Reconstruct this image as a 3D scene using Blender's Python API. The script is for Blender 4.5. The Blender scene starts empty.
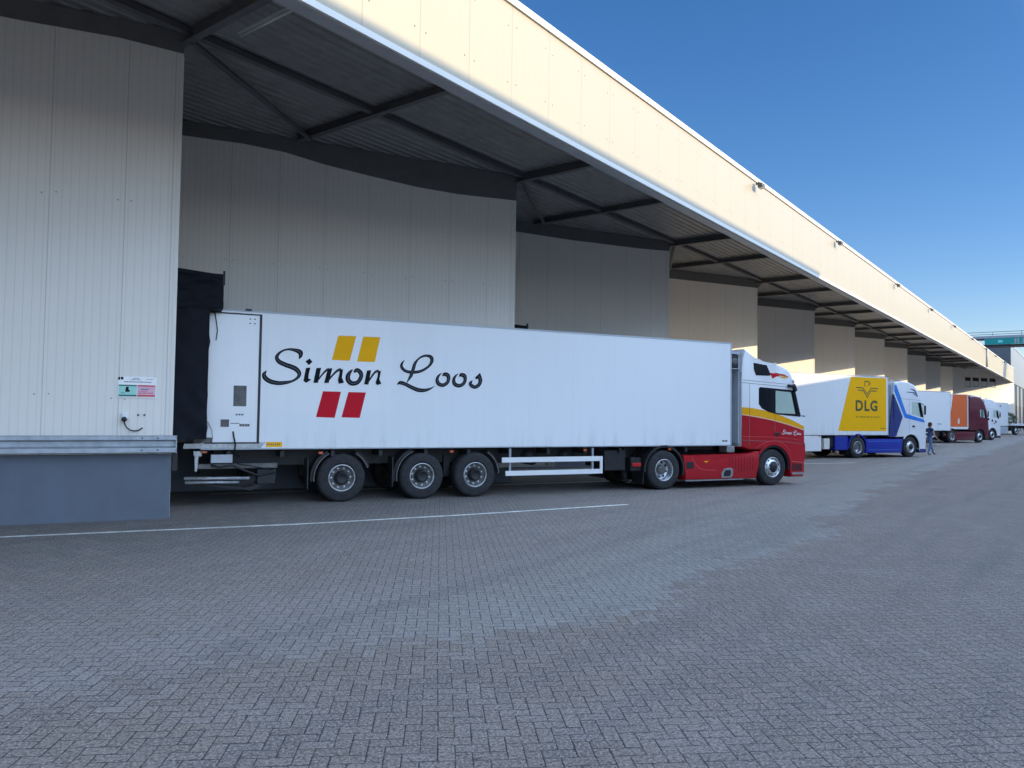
import bpy, bmesh, math, random
from mathutils import Vector, Matrix
random.seed(7)
R=math.radians; pi=math.pi; cos=math.cos; sin=math.sin
scene=bpy.context.scene; col=scene.collection
BETA=0.4757; CB,SB=cos(BETA),sin(BETA)          # direction of the long facade
L,W=8.9904,4.6311; X0,Y0=0.294,14.8187          # sawtooth bay length and step, first corner
def corner(k): return X0+k*L, Y0+k*W
def bn(s,q): return s*CB-q*SB, s*SB+q*CB
# ------------------------------------------------------------------ objects
def tag(o,label=None,cat=None,group=None,kind=None):
    if label: o['label']=label
    if cat: o['category']=cat
    if group: o['group']=group
    if kind: o['kind']=kind
    return o
def empty(name,loc,rz=0,label=None,cat=None,group=None):
    o=bpy.data.objects.new(name,None); col.objects.link(o); o.location=loc; o.rotation_euler=(0,0,rz)
    o.empty_display_size=.2
    return tag(o,label,cat,group)
class MB:
    def __init__(s): s.bm=bmesh.new(); s.m=0
    def face(s,vs,smooth=False):
        vv=[s.bm.verts.new(v) for v in vs]; f=s.bm.faces.new(vv); f.material_index=s.m; f.smooth=smooth; return f
    def box(s,x0,x1,y0,y1,z0,z1,bev=0):
        v=[s.bm.verts.new((x,y,z)) for z in (z0,z1) for y in (y0,y1) for x in (x0,x1)]
        fs=[s.bm.faces.new([v[i] for i in q]) for q in ((0,2,3,1),(4,5,7,6),(0,1,5,4),(2,6,7,3),(0,4,6,2),(1,3,7,5))]
        for f in fs: f.material_index=s.m
        if bev:
            es=list({e for f in fs for e in f.edges})
            r=bmesh.ops.bevel(s.bm,geom=es,offset=bev,segments=2,affect='EDGES',profile=.5)
            for f in r['faces']: f.material_index=s.m; f.smooth=True
        return s
    def prism(s,pts,y0,y1,bev=0,seg=3):            # outline in x,z run along y
        a=[s.bm.verts.new((p[0],y0,p[1])) for p in pts]; b=[s.bm.verts.new((p[0],y1,p[1])) for p in pts]
        n=len(pts); fa=s.bm.faces.new(a); fb=s.bm.faces.new(b[::-1])
        side=[s.bm.faces.new((a[i],b[i],b[(i+1)%n],a[(i+1)%n])) for i in range(n)]
        for f in [fa,fb]+side: f.material_index=s.m
        if bev:
            es=list(fa.edges)+list(fb.edges)
            r=bmesh.ops.bevel(s.bm,geom=es,offset=bev,segments=seg,affect='EDGES',profile=.5,clamp_overlap=True)
            for f in r['faces']: f.material_index=s.m; f.smooth=True
        return s
    def prismz(s,pts,z0,z1):                       # outline in x,y run along z
        a=[s.bm.verts.new((p[0],p[1],z0)) for p in pts]; b=[s.bm.verts.new((p[0],p[1],z1)) for p in pts]; n=len(pts)
        for f in [s.bm.faces.new(a[::-1]),s.bm.faces.new(b)]+[s.bm.faces.new((a[i],a[(i+1)%n],b[(i+1)%n],b[i])) for i in range(n)]: f.material_index=s.m
        return s
    def profx(s,pts,x0,x1,closed=True):            # outline in y,z run along x
        a=[s.bm.verts.new((x0,p[0],p[1])) for p in pts]; b=[s.bm.verts.new((x1,p[0],p[1])) for p in pts]; n=len(pts)
        for i in range(n if closed else n-1):
            f=s.bm.faces.new((a[i],a[(i+1)%n],b[(i+1)%n],b[i])); f.material_index=s.m
        if closed:
            s.bm.faces.new(a[::-1]).material_index=s.m; s.bm.faces.new(b).material_index=s.m
        return s
    def lathe(s,prof,c,n=40,closed=False):          # prof (r,y) turned about the y axis at c
        rings=[]
        for r,y in prof:
            if r<1e-5: rings.append([s.bm.verts.new((c[0],c[1]+y,c[2]))])
            else: rings.append([s.bm.verts.new((c[0]+r*cos(2*pi*i/n),c[1]+y,c[2]+r*sin(2*pi*i/n))) for i in range(n)])
        for A,B in zip(rings,rings[1:]):
            for i in range(n):
                j=(i+1)%n
                if len(A)==1 and len(B)==1: continue
                vs=[A[0],B[j],B[i]] if len(A)==1 else ([A[i],A[j],B[0]] if len(B)==1 else [A[i],A[j],B[j],B[i]])
                f=s.bm.faces.new(vs); f.material_index=s.m; f.smooth=True
        return s
    def tube(s,pts,r,n=8):
        pts=[Vector(p) for p in pts]; rings=[]
        for i,p in enumerate(pts):
            t=(pts[min(i+1,len(pts)-1)]-pts[max(i-1,0)]).normalized()
            u=t.cross(Vector((0,0,1)) if abs(t.z)<.9 else Vector((1,0,0))).normalized(); v=t.cross(u)
            rings.append([s.bm.verts.new(p+u*r*cos(2*pi*k/n)+v*r*sin(2*pi*k/n)) for k in range(n)])
        for A,B in zip(rings,rings[1:]):
            for k in range(n):
                f=s.bm.faces.new((A[k],A[(k+1)%n],B[(k+1)%n],B[k])); f.smooth=True; f.material_index=s.m
        for ring in (rings[0],rings[-1]): s.bm.faces.new(ring).material_index=s.m
        return s
    def ribbon(s,pts,y,k=1.0,sub=6,wmin=.0):         # brush stroke in the x,z plane, pts (x,z,width)
        P=[]; n=len(pts)
        for i in range(n-1):
            p0,p1,p2,p3=pts[max(i-1,0)],pts[i],pts[i+1],pts[min(i+2,n-1)]
            for j in range(sub):
                t=j/sub; P.append(tuple(.5*((2*p1[d])+(-p0[d]+p2[d])*t+(2*p0[d]-5*p1[d]+4*p2[d]-p3[d])*t*t+(-p0[d]+3*p1[d]-3*p2[d]+p3[d])*t**3) for d in range(3)))
        P.append(tuple(pts[-1])); Lf=[];Rt=[]
        for i,p in enumerate(P):
            a,b=P[max(i-1,0)],P[min(i+1,len(P)-1)]; tx,tz=b[0]-a[0],b[1]-a[1]; l=math.hypot(tx,tz) or 1; w=max(p[2],wmin)*.5*k
            Lf.append(s.bm.verts.new((p[0]-tz/l*w,y,p[1]+tx/l*w))); Rt.append(s.bm.verts.new((p[0]+tz/l*w,y,p[1]-tx/l*w)))
        for i in range(len(P)-1): s.bm.faces.new((Lf[i],Rt[i],Rt[i+1],Lf[i+1])).material_index=s.m
        return s
    def poly(s,pts,y): 
        s.bm.faces.new([s.bm.verts.new((p[0],y,p[1])) for p in pts]).material_index=s.m; return s
    def build(s,name,mats,parent=None,loc=(0,0,0),rz=0,recalc=True,angle=None):
        if recalc: bmesh.ops.recalc_face_normals(s.bm,faces=s.bm.faces)
        me=bpy.data.meshes.new(name); s.bm.to_mesh(me); s.bm.free()
        for m in (mats if isinstance(mats,(list,tuple)) else [mats]): me.materials.append(m)
        if angle: 
            for p in me.polygons: p.use_smooth=True
            me.set_sharp_from_angle(angle=R(angle))
        o=bpy.data.objects.new(name,me); col.objects.link(o); o.parent=parent; o.location=loc; o.rotation_euler=(0,0,rz)
        return o
def copy_tree(o,parent=None):
    c=o.copy(); col.objects.link(c); c.parent=parent
    for ch in list(o.children): copy_tree(ch,c)
    return c
def cut(o,cutters):
    for cu in cutters:
        m=o.modifiers.new('b','BOOLEAN'); m.operation='DIFFERENCE'; m.solver='EXACT'; m.object=cu
    bpy.context.view_layer.update()
    dg=bpy.context.evaluated_depsgraph_get(); me=bpy.data.meshes.new_from_object(o.evaluated_get(dg))
    old=o.data; o.modifiers.clear(); o.data=me
    for cu in cutters: bpy.data.objects.remove(cu)
# ------------------------------------------------------------------ node helpers
class N:
    """tiny expression builder for shader maths"""
    def __init__(s,nt): s.nt=nt
    def node(s,t,**k):
        n=s.nt.nodes.new(t)
        for a,b in k.items(): setattr(n,a,b)
        return n
    def m(s,op,a,b=None,c=None,clamp=False):
        n=s.node('ShaderNodeMath',operation=op,use_clamp=clamp)
        for i,v in enumerate((a,b,c)):
            if v is None: continue
            if isinstance(v,(int,float)): n.inputs[i].default_value=v
            else: s.nt.links.new(v,n.inputs[i])
        return n.outputs[0]
    def link(s,a,b): s.nt.links.new(a,b)
    def noise(s,vec,scale,detail=3,rough=.55,dim='3D'):
        n=s.node('ShaderNodeTexNoise',noise_dimensions=dim); n.inputs['Scale'].default_value=scale; n.inputs['Detail'].default_value=detail; n.inputs['Roughness'].default_value=rough
        if vec is not None: s.link(vec,n.inputs['Vector'])
        return n.outputs[0]
    def mix(s,f,a,b):
        n=s.node('ShaderNodeMix',data_type='RGBA'); 
        for v,i in ((f,0),(a,6),(b,7)):
            if isinstance(v,(int,float)): n.inputs[i].default_value=v
            elif isinstance(v,(tuple,list)): n.inputs[i].default_value=(*v[:3],1)
            else: s.link(v,n.inputs[i])
        return n.outputs[2]
    def ramp(s,f,lo,hi):                              # smooth 0..1
        n=s.node('ShaderNodeMapRange',interpolation_type='SMOOTHSTEP'); s.link(f,n.inputs[0]); n.inputs[1].default_value=lo; n.inputs[2].default_value=hi
        return n.outputs[0]
    def xyz(s,v):
        n=s.node('ShaderNodeSeparateXYZ'); s.link(v,n.inputs[0]); return n.outputs
    def comb(s,x,y,z=0):
        n=s.node('ShaderNodeCombineXYZ')
        for i,v in enumerate((x,y,z)):
            if isinstance(v,(int,float)): n.inputs[i].default_value=v
            else: s.link(v,n.inputs[i])
        return n.outputs[0]
def newmat(name):
    m=bpy.data.materials.new(name); m.use_nodes=True; nt=m.node_tree; b=nt.nodes['Principled BSDF']; n=N(nt)
    tc=n.node('ShaderNodeTexCoord'); return m,n,b,tc.outputs['Object']
def pbr(name,c,rough=.5,metal=0,var=.06,scale=3,bump=0,bscale=60,coat=0,spec=None,dirt=0):
    m,n,b,oc=newmat(name); f=n.noise(oc,scale,4)
    hi=tuple(min(1,x*(1+var)) for x in c); lo=tuple(x*(1-var) for x in c)
    cc=n.mix(n.ramp(f,.3,.7),lo,hi)
    if dirt:                                           # road film that thins out upwards, streaky
        z=n.xyz(oc)[2]; st=n.node('ShaderNodeMapping'); st.inputs['Scale'].default_value=(9,9,.7); n.link(oc,st.inputs[0])
        g=n.m('MULTIPLY',n.ramp(n.noise(st.outputs[0],1.0,5,.6),.42,.75),dirt)
        cc=n.mix(g,cc,(.12,.11,.10))
    n.link(cc,b.inputs['Base Color'])
    b.inputs['Metallic'].default_value=metal
    n.link(n.m('ADD',n.m('MULTIPLY',f,.14),rough-.07),b.inputs['Roughness'])
    if coat: b.inputs['Coat Weight'].default_value=coat; b.inputs['Coat Roughness'].default_value=.06
    if spec is not None: b.inputs['Specular IOR Level'].default_value=spec
    if bump:
        bp=n.node('ShaderNodeBump'); bp.inputs['Strength'].default_value=bump; bp.inputs['Distance'].default_value=.01
        n.link(n.noise(oc,bscale,3),bp.inputs['Height']); n.link(bp.outputs[0],b.inputs['Normal'])
    return m
M={}
M['white']=pbr('white_gelcoat',(.82,.83,.83),.32,var=.015,scale=.8,coat=.3,dirt=.025)
M['whitepaint']=pbr('white_paint',(.80,.80,.79),.3,var=.02,coat=.6)
M['black']=pbr('black_rubber_seal',(.012,.013,.015),.5)
M['frame']=pbr('chassis_black',(.012,.0125,.014),.6,var=.3,scale=8)
M['steel']=pbr('dirty_steel',(.13,.125,.12),.6,.3,var=.25,scale=7)
M['zinc']=pbr('zinc_steel',(.36,.39,.42),.5,.35,var=.16,scale=6,bump=.2,bscale=25)
M['alu']=pbr('polished_aluminium',(.62,.63,.65),.3,.85,var=.12,scale=12)
M['rimpaint']=pbr('silver_rim_paint',(.36,.37,.38),.42,.5,var=.2,scale=14)
M['tyre']=pbr('tyre_rubber',(.022,.022,.024),.8,var=.35,scale=9,bump=.3,bscale=40)
M['red']=pbr('red_paint',(.42,.006,.014),.34,coat=.15,var=.05,dirt=.05)
M['markred']=pbr('red_vinyl',(.58,.006,.022),.65,spec=.2,var=.02)
M['markyellow']=pbr('yellow_vinyl',(.92,.44,.002),.65,spec=.2,var=.02)
M['ink']=pbr('black_vinyl',(.008,.010,.014),.7,spec=.12)
M['inkgrey']=pbr('grey_vinyl',(.075,.085,.10),.7,spec=.15)
M['orange_lamp']=pbr('amber_lens',(.55,.10,.03),.25)
M['redlamp']=pbr('red_lens',(.45,.02,.02),.25)
M['plinth']=pbr('blue_grey_plinth',(.115,.135,.17),.75,var=.07,scale=1.5,bump=.15,bscale=30,dirt=.12)
M['conc']=pbr('concrete',(.33,.32,.30),.85,var=.12,scale=4,bump=.3)
M['flash']=pbr('dark_flashing',(.14,.135,.13),.55)
M['beam']=pbr('dark_steel_beam',(.095,.092,.094),.55,var=.15)
M['cream']=pbr('cream_trim',(.72,.69,.62),.42,var=.02)
M['gutter']=pbr('grey_underside',(.30,.29,.29),.5,var=.05)
M['tarp']=pbr('black_tarpaulin',(.009,.011,.016),.75,spec=.18,var=.06,scale=3,bump=.12,bscale=14)
M['fabric']=M['tarp']
M['lens']=pbr('grey_lens',(.5,.5,.5),.2)
M['dlgyellow']=pbr('golden_yellow_vinyl',(.95,.48,.0),.65,spec=.2,var=.02)
M['olive']=pbr('dark_olive_ink',(.06,.075,.03),.5)
M['royal']=pbr('royal_blue_paint',(.010,.028,.31),.4,coat=.1,var=.05)
M['sky_blue']=pbr('mid_blue_paint',(.03,.22,.72),.32,coat=.4)
M['navy']=pbr('navy_paint',(.03,.045,.19),.32,coat=.4)
M['burgundy']=pbr('burgundy_paint',(.12,.012,.025),.3,coat=.5)
M['orange']=pbr('orange_curtain',(.72,.13,.025),.5,var=.05)
M['teal']=pbr('teal_panel',(.01,.36,.32),.4,var=.05)
M['greyclad']=pbr('grey_cladding',(.42,.45,.48),.5,var=.05)
M['bluegrey']=pbr('blue_grey_glazing',(.08,.12,.16),.25,var=.2,scale=.6)
M['line']=pbr('worn_white_road_paint',(.80,.80,.74),.7,var=.25,scale=6)
M['darkglass']=pbr('dark_glass',(.012,.014,.018),.08,var=.1)
M['seat']=pbr('seat_fabric',(.05,.05,.055),.8)
M['signgreen']=pbr('pale_green_print',(.35,.68,.58),.5); M['signpink']=pbr('pale_pink_print',(.72,.42,.50),.5)
M['darkgreen']=pbr('dark_green_print',(.01,.16,.13),.5); M['redprint']=pbr('red_print',(.6,.03,.05),.5)
M['signblue']=pbr('blue_grey_print',(.10,.13,.22),.5)
M['inner']=pbr('hangar_dark',(.03,.03,.032),.8)
def glassmat():
    m=bpy.data.materials.new('tinted_glass'); m.use_nodes=True; nt=m.node_tree; nt.nodes.clear(); n=N(nt)
    o=n.node('ShaderNodeOutputMaterial'); t=n.node('ShaderNodeBsdfTransparent'); t.inputs[0].default_value=(.90,.95,.92,1)
    g=n.node('ShaderNodeBsdfGlossy'); g.inputs['Roughness'].default_value=.02; lw=n.node('ShaderNodeLayerWeight'); lw.inputs[0].default_value=.5; ff=n.m('ADD',n.m('MULTIPLY',n.m('POWER',lw.outputs['Facing'],4.0),.8),.03)
    mx=n.node('ShaderNodeMixShader'); n.link(ff,mx.inputs[0]); n.link(t.outputs[0],mx.inputs[1]); n.link(g.outputs[0],mx.inputs[2]); n.link(mx.outputs[0],o.inputs[0])
    return m
M['glass']=glassmat()
def cladding(name,c,ribs,pitch=.127,seam=1.145,off=.88,edge=.125,dots=()):
    """sandwich panel: fine vertical micro ribs, dark joints between panels; object x runs along the wall"""
    m,n,b,oc=newmat(name); x,y,z=n.xyz(oc)
    u=n.m('MULTIPLY',x,-1)                              # distance from the panel edge, leftwards
    fr=n.m('FRACT',n.m('DIVIDE',n.m('SUBTRACT',u,off-seam*8),seam)); d=n.m('MULTIPLY',n.m('MINIMUM',fr,n.m('SUBTRACT',1,fr)),seam)
    if edge: d=n.m('MINIMUM',d,n.m('ABSOLUTE',n.m('SUBTRACT',u,edge)))
    joint=n.m('SUBTRACT',1,n.ramp(d,.004,.012))
    pid=n.m('FLOOR',n.m('DIVIDE',n.m('SUBTRACT',u,off-seam*8),seam))
    wn=n.node('ShaderNodeTexWhiteNoise',noise_dimensions='1D'); n.link(pid,wn.inputs['W'])
    st=n.node('ShaderNodeMapping'); st.inputs['Scale'].default_value=(4,4,.35); n.link(oc,st.inputs[0])
    streak=n.noise(st.outputs[0],1.2,5,.6); blot=n.noise(oc,.5,3)
    val=n.m('ADD',n.m('MULTIPLY',wn.outputs[0],.035),n.m('ADD',n.m('MULTIPLY',streak,.10),n.m('MULTIPLY',blot,.06)))
    base=n.mix(val,c,tuple(v*.45 for v in c))
    base=n.mix(n.m('MULTIPLY',joint,.28),base,(.08,.08,.08))
    g=n.m('ABSOLUTE',n.m('SUBTRACT',n.m('FRACT',n.m('DIVIDE',u,pitch)),.5))   # 0 at groove
    groove=n.m('SUBTRACT',1,n.ramp(g,.02,.12))
    base=n.mix(n.m('MULTIPLY',groove,.11*ribs),base,(.22,.21,.2))
    n.link(base,b.inputs['Base Color']); b.inputs['Roughness'].default_value=.45
    h=n.m('SUBTRACT',n.m('MULTIPLY',groove,-.35*ribs),joint)
    bp=n.node('ShaderNodeBump'); bp.inputs['Strength'].default_value=.6; bp.inputs['Distance'].default_value=.006
    n.link(h,bp.inputs['Height']); n.link(bp.outputs[0],b.inputs['Normal'])
    return m
M['clad']=cladding('cream_micro_rib_cladding',(.84,.79,.71),1)
M['fascia']=cladding('cream_fascia_panel',(.46,.405,.295),.35,seam=1.138,off=(-6.81)%1.138,edge=0,pitch=.19)
M['farclad']=cladding('pale_cream_cladding',(.86,.80,.70),.6,seam=3.0,off=0,edge=0,pitch=.5)
def zinc_sheet():
    m,n,b,oc=newmat('galvanised_deck'); f=n.noise(oc,2.5,4); x,y,z=n.xyz(oc)
    n.link(n.mix(n.ramp(f,.3,.7),(.19,.18,.168),(.235,.224,.208)),b.inputs['Base Color']); b.inputs['Roughness'].default_value=.5; b.inputs['Metallic'].default_value=.15
    return m
M['deck']=zinc_sheet()
# ------------------------------------------------------------------ pavers
def paver_mat():
    m,n,b,oc=newmat('herringbone_clinker_pavers')
    mp=n.node('ShaderNodeMapping'); mp.inputs['Rotation'].default_value=(0,0,R(-70)); n.link(oc,mp.inputs[0])
    wob=n.node('ShaderNodeVectorMath',operation='SCALE'); nz=n.node('ShaderNodeTexNoise'); nz.inputs['Scale'].default_value=.7; n.link(mp.outputs[0],nz.inputs['Vector'])
    n.link(nz.outputs[1],wob.inputs[0]); wob.inputs['Scale'].default_value=.03
    ad=n.node('ShaderNodeVectorMath',operation='ADD'); n.link(mp.outputs[0],ad.inputs[0]); n.link(wob.outputs[0],ad.inputs[1])
    sc=n.node('ShaderNodeVectorMath',operation='SCALE'); n.link(ad.outputs[0],sc.inputs[0]); sc.inputs['Scale'].default_value=1/.102
    X,Y,_=n.xyz(sc.outputs[0]); i=n.m('FLOOR',X); j=n.m('FLOOR',Y); fx=n.m('SUBTRACT',X,i); fy=n.m('SUBTRACT',Y,j)
    k=n.m('FLOORED_MODULO',n.m('ADD',n.m('SUBTRACT',i,j),.5),4.0)
    def eq(v): return n.m('COMPARE',k,v+.5,.4)
    k0,k1,k2,k3=eq(0),eq(1),eq(2),eq(3)
    dL=n.m('ADD',fx,k1); dR=n.m('ADD',n.m('SUBTRACT',1,fx),k0); dB=n.m('ADD',fy,k2); dT=n.m('ADD',n.m('SUBTRACT',1,fy),k3)
    d=n.m('MINIMUM',n.m('MINIMUM',dL,dR),n.m('MINIMUM',dB,dT))
    bi=n.m('SUBTRACT',i,k1); bj=n.m('SUBTRACT',j,k2)
    wn=n.node('ShaderNodeTexWhiteNoise',noise_dimensions='2D'); n.link(n.comb(bi,bj),wn.inputs['Vector']); rnd=wn.outputs[0]
    # paver-stepped position for the worn and stained areas
    px=n.m('MULTIPLY',bi,.102); py=n.m('MULTIPLY',bj,.102)
    a=R(70); wx=n.m('SUBTRACT',n.m('MULTIPLY',px,cos(a)),n.m('MULTIPLY',py,sin(a))); wy=n.m('ADD',n.m('MULTIPLY',px,sin(a)),n.m('MULTIPLY',py,cos(a)))
    q=n.m('ADD',n.m('MULTIPLY',wx,-SB),n.m('MULTIPLY',wy,CB)); s=n.m('ADD',n.m('MULTIPLY',wx,CB),n.m('MULTIPLY',wy,SB))
    wp=n.comb(wx,wy)
    n1=n.noise(wp,.35,4,.65); n2=n.noise(wp,2.5,3,.6)
    # edge of the worn, paler lane near the docks: q = 3.7 + rise to the left
    thr=n.m('ADD',3.5,n.m('MULTIPLY',n.m('MAXIMUM',n.m('SUBTRACT',7.0,s),0),.42))
    thr=n.m('ADD',thr,n.m('MULTIPLY',n.m('MINIMUM',n.m('MAXIMUM',n.m('SUBTRACT',s,11),0),12),.085))
    e=n.m('ADD',n.m('SUBTRACT',q,thr),n.m('MULTIPLY',n.m('SUBTRACT',n1,.5),3.4)); e=n.m('ADD',e,n.m('MULTIPLY',n.m('SUBTRACT',rnd,.5),.35))
    lane=n.ramp(e,-.22,.25)
    fade=n.m('SUBTRACT',1,n.m('MULTIPLY',n.ramp(n.m('SUBTRACT',q,thr),0.2,3.6),.92))
    worn=n.m('MULTIPLY',n.m('MULTIPLY',lane,fade),n.m('ADD',.45,n.m('MULTIPLY',n.ramp(s,2.5,7.5),.55)))
    base=n.mix(rnd,(.200,.155,.122),(.246,.192,.154))
    base=n.mix(n.m('MULTIPLY',worn,.95),base,n.mix(rnd,(.262,.242,.226),(.312,.290,.270)))
    mot=n.noise(wp,1.1,6,.72); base=n.mix(n.m('MULTIPLY',n.ramp(mot,.47,.62),.27),base,(.33,.30,.28)); base=n.mix(n.m('MULTIPLY',n.ramp(n.noise(n.comb(wy,wx),1.7,5,.7),0.50,.70),.20),base,(.095,.085,.085))
    trk=n.noise(n.comb(n.m('MULTIPLY',q,2.2),n.m('MULTIPLY',s,.12)),1.0,4,.6); base=n.mix(n.m('MULTIPLY',n.ramp(trk,.50,.62),.36),base,(.09,.085,.088))
    # oil-dark patches and pale salt blooms
    dk=n.ramp(n.noise(wp,.22,5,.7),.55,.75); base=n.mix(n.m('MULTIPLY',dk,.33),base,(.06,.062,.07))
    pl=n.ramp(n.noise(n.comb(wy,wx),.8,5,.7),.66,.80); base=n.mix(n.m('MULTIPLY',pl,.35),base,(.30,.31,.32))
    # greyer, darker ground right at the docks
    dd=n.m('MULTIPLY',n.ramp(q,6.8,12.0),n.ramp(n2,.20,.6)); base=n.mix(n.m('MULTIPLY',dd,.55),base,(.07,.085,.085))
    fine=n.noise(oc,55,5,.85); base=n.mix(n.m('MULTIPLY',n.ramp(fine,.49,.58),.85),base,(.46,.41,.37)); base=n.mix(n.m('MULTIPLY',n.ramp(n.noise(oc,38,4,.85),0.50,.60),.82),base,(.060,.050,.045))
    wear=n.noise(oc,7,4,.75)
    mort=n.m('SUBTRACT',1,n.ramp(n.m('ADD',d,n.m('ADD',n.m('MULTIPLY',n.m('SUBTRACT',fine,.5),.09),n.m('MULTIPLY',n.m('SUBTRACT',wear,.5),.13))),.014,.058))
    base=n.mix(n.m('MULTIPLY',mort,.93),base,(.028,.028,.03))
    n.link(base,b.inputs['Base Color'])
    rg=n.m('SUBTRACT',n.m('ADD',.80,n.m('MULTIPLY',n.m('SUBTRACT',n2,.5),.2)),n.m('MULTIPLY',worn,.20)); n.link(rg,b.inputs['Roughness'])
    b.inputs['Specular IOR Level'].default_value=.4
    h=n.m('ADD',n.m('MULTIPLY',n.ramp(d,.01,.09),1.0),n.m('ADD',n.m('MULTIPLY',fine,.35),n.m('MULTIPLY',rnd,.35)))
    bp=n.node('ShaderNodeBump'); bp.inputs['Strength'].default_value=.55; bp.inputs['Distance'].default_value=.004
    n.link(h,bp.inputs['Height']); n.link(bp.outputs[0],b.inputs['Normal'])
    return m
M['paver']=paver_mat()
M['asphalt']=pbr('distant_asphalt',(.10,.10,.10),.85,var=.2,scale=.2)

M['hallclad']=cladding('hall_grey_cladding',(.20,.215,.235),.6,seam=3.0,off=0,edge=0,pitch=.5)

def body_mat():
    m,n,b,oc=newmat('white_body_panels'); x,y,z=n.xyz(oc)
    fr=n.m('FRACT',n.m('DIVIDE',x,1.22)); d=n.m('MULTIPLY',n.m('MINIMUM',fr,n.m('SUBTRACT',1,fr)),1.22); jt=n.m('SUBTRACT',1,n.ramp(d,.003,.010))
    pid=n.node('ShaderNodeTexWhiteNoise',noise_dimensions='1D'); n.link(n.m('FLOOR',n.m('DIVIDE',x,1.22)),pid.inputs['W'])
    mp=n.node('ShaderNodeMapping'); mp.inputs['Scale'].default_value=(5,5,.5); n.link(oc,mp.inputs[0]); st=n.noise(mp.outputs[0],1.0,6,.65)
    base=n.mix(n.m('MULTIPLY',pid.outputs[0],.035),(.82,.83,.83),(.5,.52,.52))
    low=n.m('SUBTRACT',1,n.ramp(z,1.15,1.75)); g=n.m('MULTIPLY',n.ramp(st,.45,.75),n.m('ADD',.035,n.m('MULTIPLY',low,.16)))
    base=n.mix(g,base,(.22,.21,.19)); sp=n.ramp(n.noise(oc,14,5,.8),.70,.80); base=n.mix(n.m('MULTIPLY',sp,.16),base,(.3,.29,.27))
    base=n.mix(n.m('MULTIPLY',jt,.07),base,(.25,.26,.27)); n.link(base,b.inputs['Base Color']); b.inputs['Roughness'].default_value=.38; b.inputs['Coat Weight'].default_value=.15
    bp=n.node('ShaderNodeBump'); bp.inputs['Strength'].default_value=.2; bp.inputs['Distance'].default_value=.01; n.link(n.m('SUBTRACT',n.m('MULTIPLY',n.noise(oc,.9,2),.8),n.m('MULTIPLY',jt,.3)),bp.inputs['Height']); n.link(bp.outputs[0],b.inputs['Normal'])
    return m
M['body']=body_mat()
STROKES=[[(2.707, 3.041, 0.009), (2.739, 3.11, 0.074), (2.731, 3.187, 0.105), (2.627, 3.226, 0.074), (2.497, 3.239, 0.044), (2.387, 3.208, 0.039), (2.3, 3.141, 0.052), (2.258, 3.06, 0.074), (2.304, 2.976, 0.092), (2.431, 2.914, 0.096), (2.562, 2.872, 0.101), (2.656, 2.827, 0.101), (2.723, 2.743, 0.087), (2.697, 2.656, 0.061), (2.587, 2.576, 0.048), (2.44, 2.537, 0.074), (2.293, 2.525, 0.087), (2.147, 2.553, 0.096), (2.046, 2.616, 0.096), (2.013, 2.69, 0.079), (2.042, 2.748, 0.039), (2.065, 2.777, 0.007)], [(3.121, 2.621, 0.031), (3.195, 2.721, 0.035), (3.27, 2.811, 0.044), (3.346, 2.857, 0.057)], [(3.305, 2.568, 0.031), (3.408, 2.708, 0.039), (3.513, 2.82, 0.048), (3.6, 2.859, 0.066)], [(3.883, 2.804, 0.044), (3.948, 2.856, 0.087), (4.029, 2.799, 0.096), (4.037, 2.7, 0.087), (3.964, 2.588, 0.087), (3.844, 2.564, 0.101), (3.763, 2.631, 0.105), (3.757, 2.73, 0.092), (3.809, 2.821, 0.057), (3.857, 2.868, 0.013)], [(4.176, 2.564, 0.031), (4.264, 2.707, 0.039), (4.353, 2.826, 0.048), (4.434, 2.854, 0.066)], [(5.014, 3.12, 0.009), (4.955, 3.032, 0.053), (4.957, 2.952, 0.069), (5.034, 2.882, 0.066), (5.141, 2.857, 0.069), (5.309, 2.863, 0.066), (5.462, 2.913, 0.056), (5.599, 3.014, 0.056), (5.66, 3.12, 0.078), (5.642, 3.209, 0.084), (5.548, 3.242, 0.056), (5.44, 3.222, 0.047), (5.334, 3.151, 0.041), (5.259, 3.045, 0.069), (5.223, 2.926, 0.078), (5.173, 2.777, 0.072), (5.099, 2.651, 0.028), (5.082, 2.613, 0.006)], [(4.852, 2.563, 0.006), (4.926, 2.609, 0.078), (5.04, 2.583, 0.084), (5.193, 2.514, 0.087), (5.347, 2.46, 0.091), (5.502, 2.456, 0.075), (5.641, 2.497, 0.041), (5.741, 2.559, 0.005)], [(5.925, 2.791, 0.014), (5.971, 2.833, 0.084), (6.05, 2.815, 0.098), (6.073, 2.735, 0.084), (6.039, 2.64, 0.077), (5.933, 2.583, 0.084), (5.826, 2.62, 0.093), (5.796, 2.713, 0.076), (5.836, 2.801, 0.048), (5.906, 2.862, 0.008)], [(6.332, 2.791, 0.014), (6.379, 2.833, 0.084), (6.459, 2.816, 0.098), (6.483, 2.735, 0.084), (6.448, 2.638, 0.077), (6.34, 2.581, 0.084), (6.23, 2.618, 0.093), (6.2, 2.712, 0.076), (6.242, 2.802, 0.048), (6.313, 2.862, 0.008)], [(6.801, 2.838, 0.042), (6.836, 2.801, 0.093), (6.867, 2.726, 0.098), (6.835, 2.622, 0.087), (6.732, 2.562, 0.081), (6.638, 2.6, 0.087), (6.619, 2.654, 0.073), (6.666, 2.71, 0.017)]]
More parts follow.
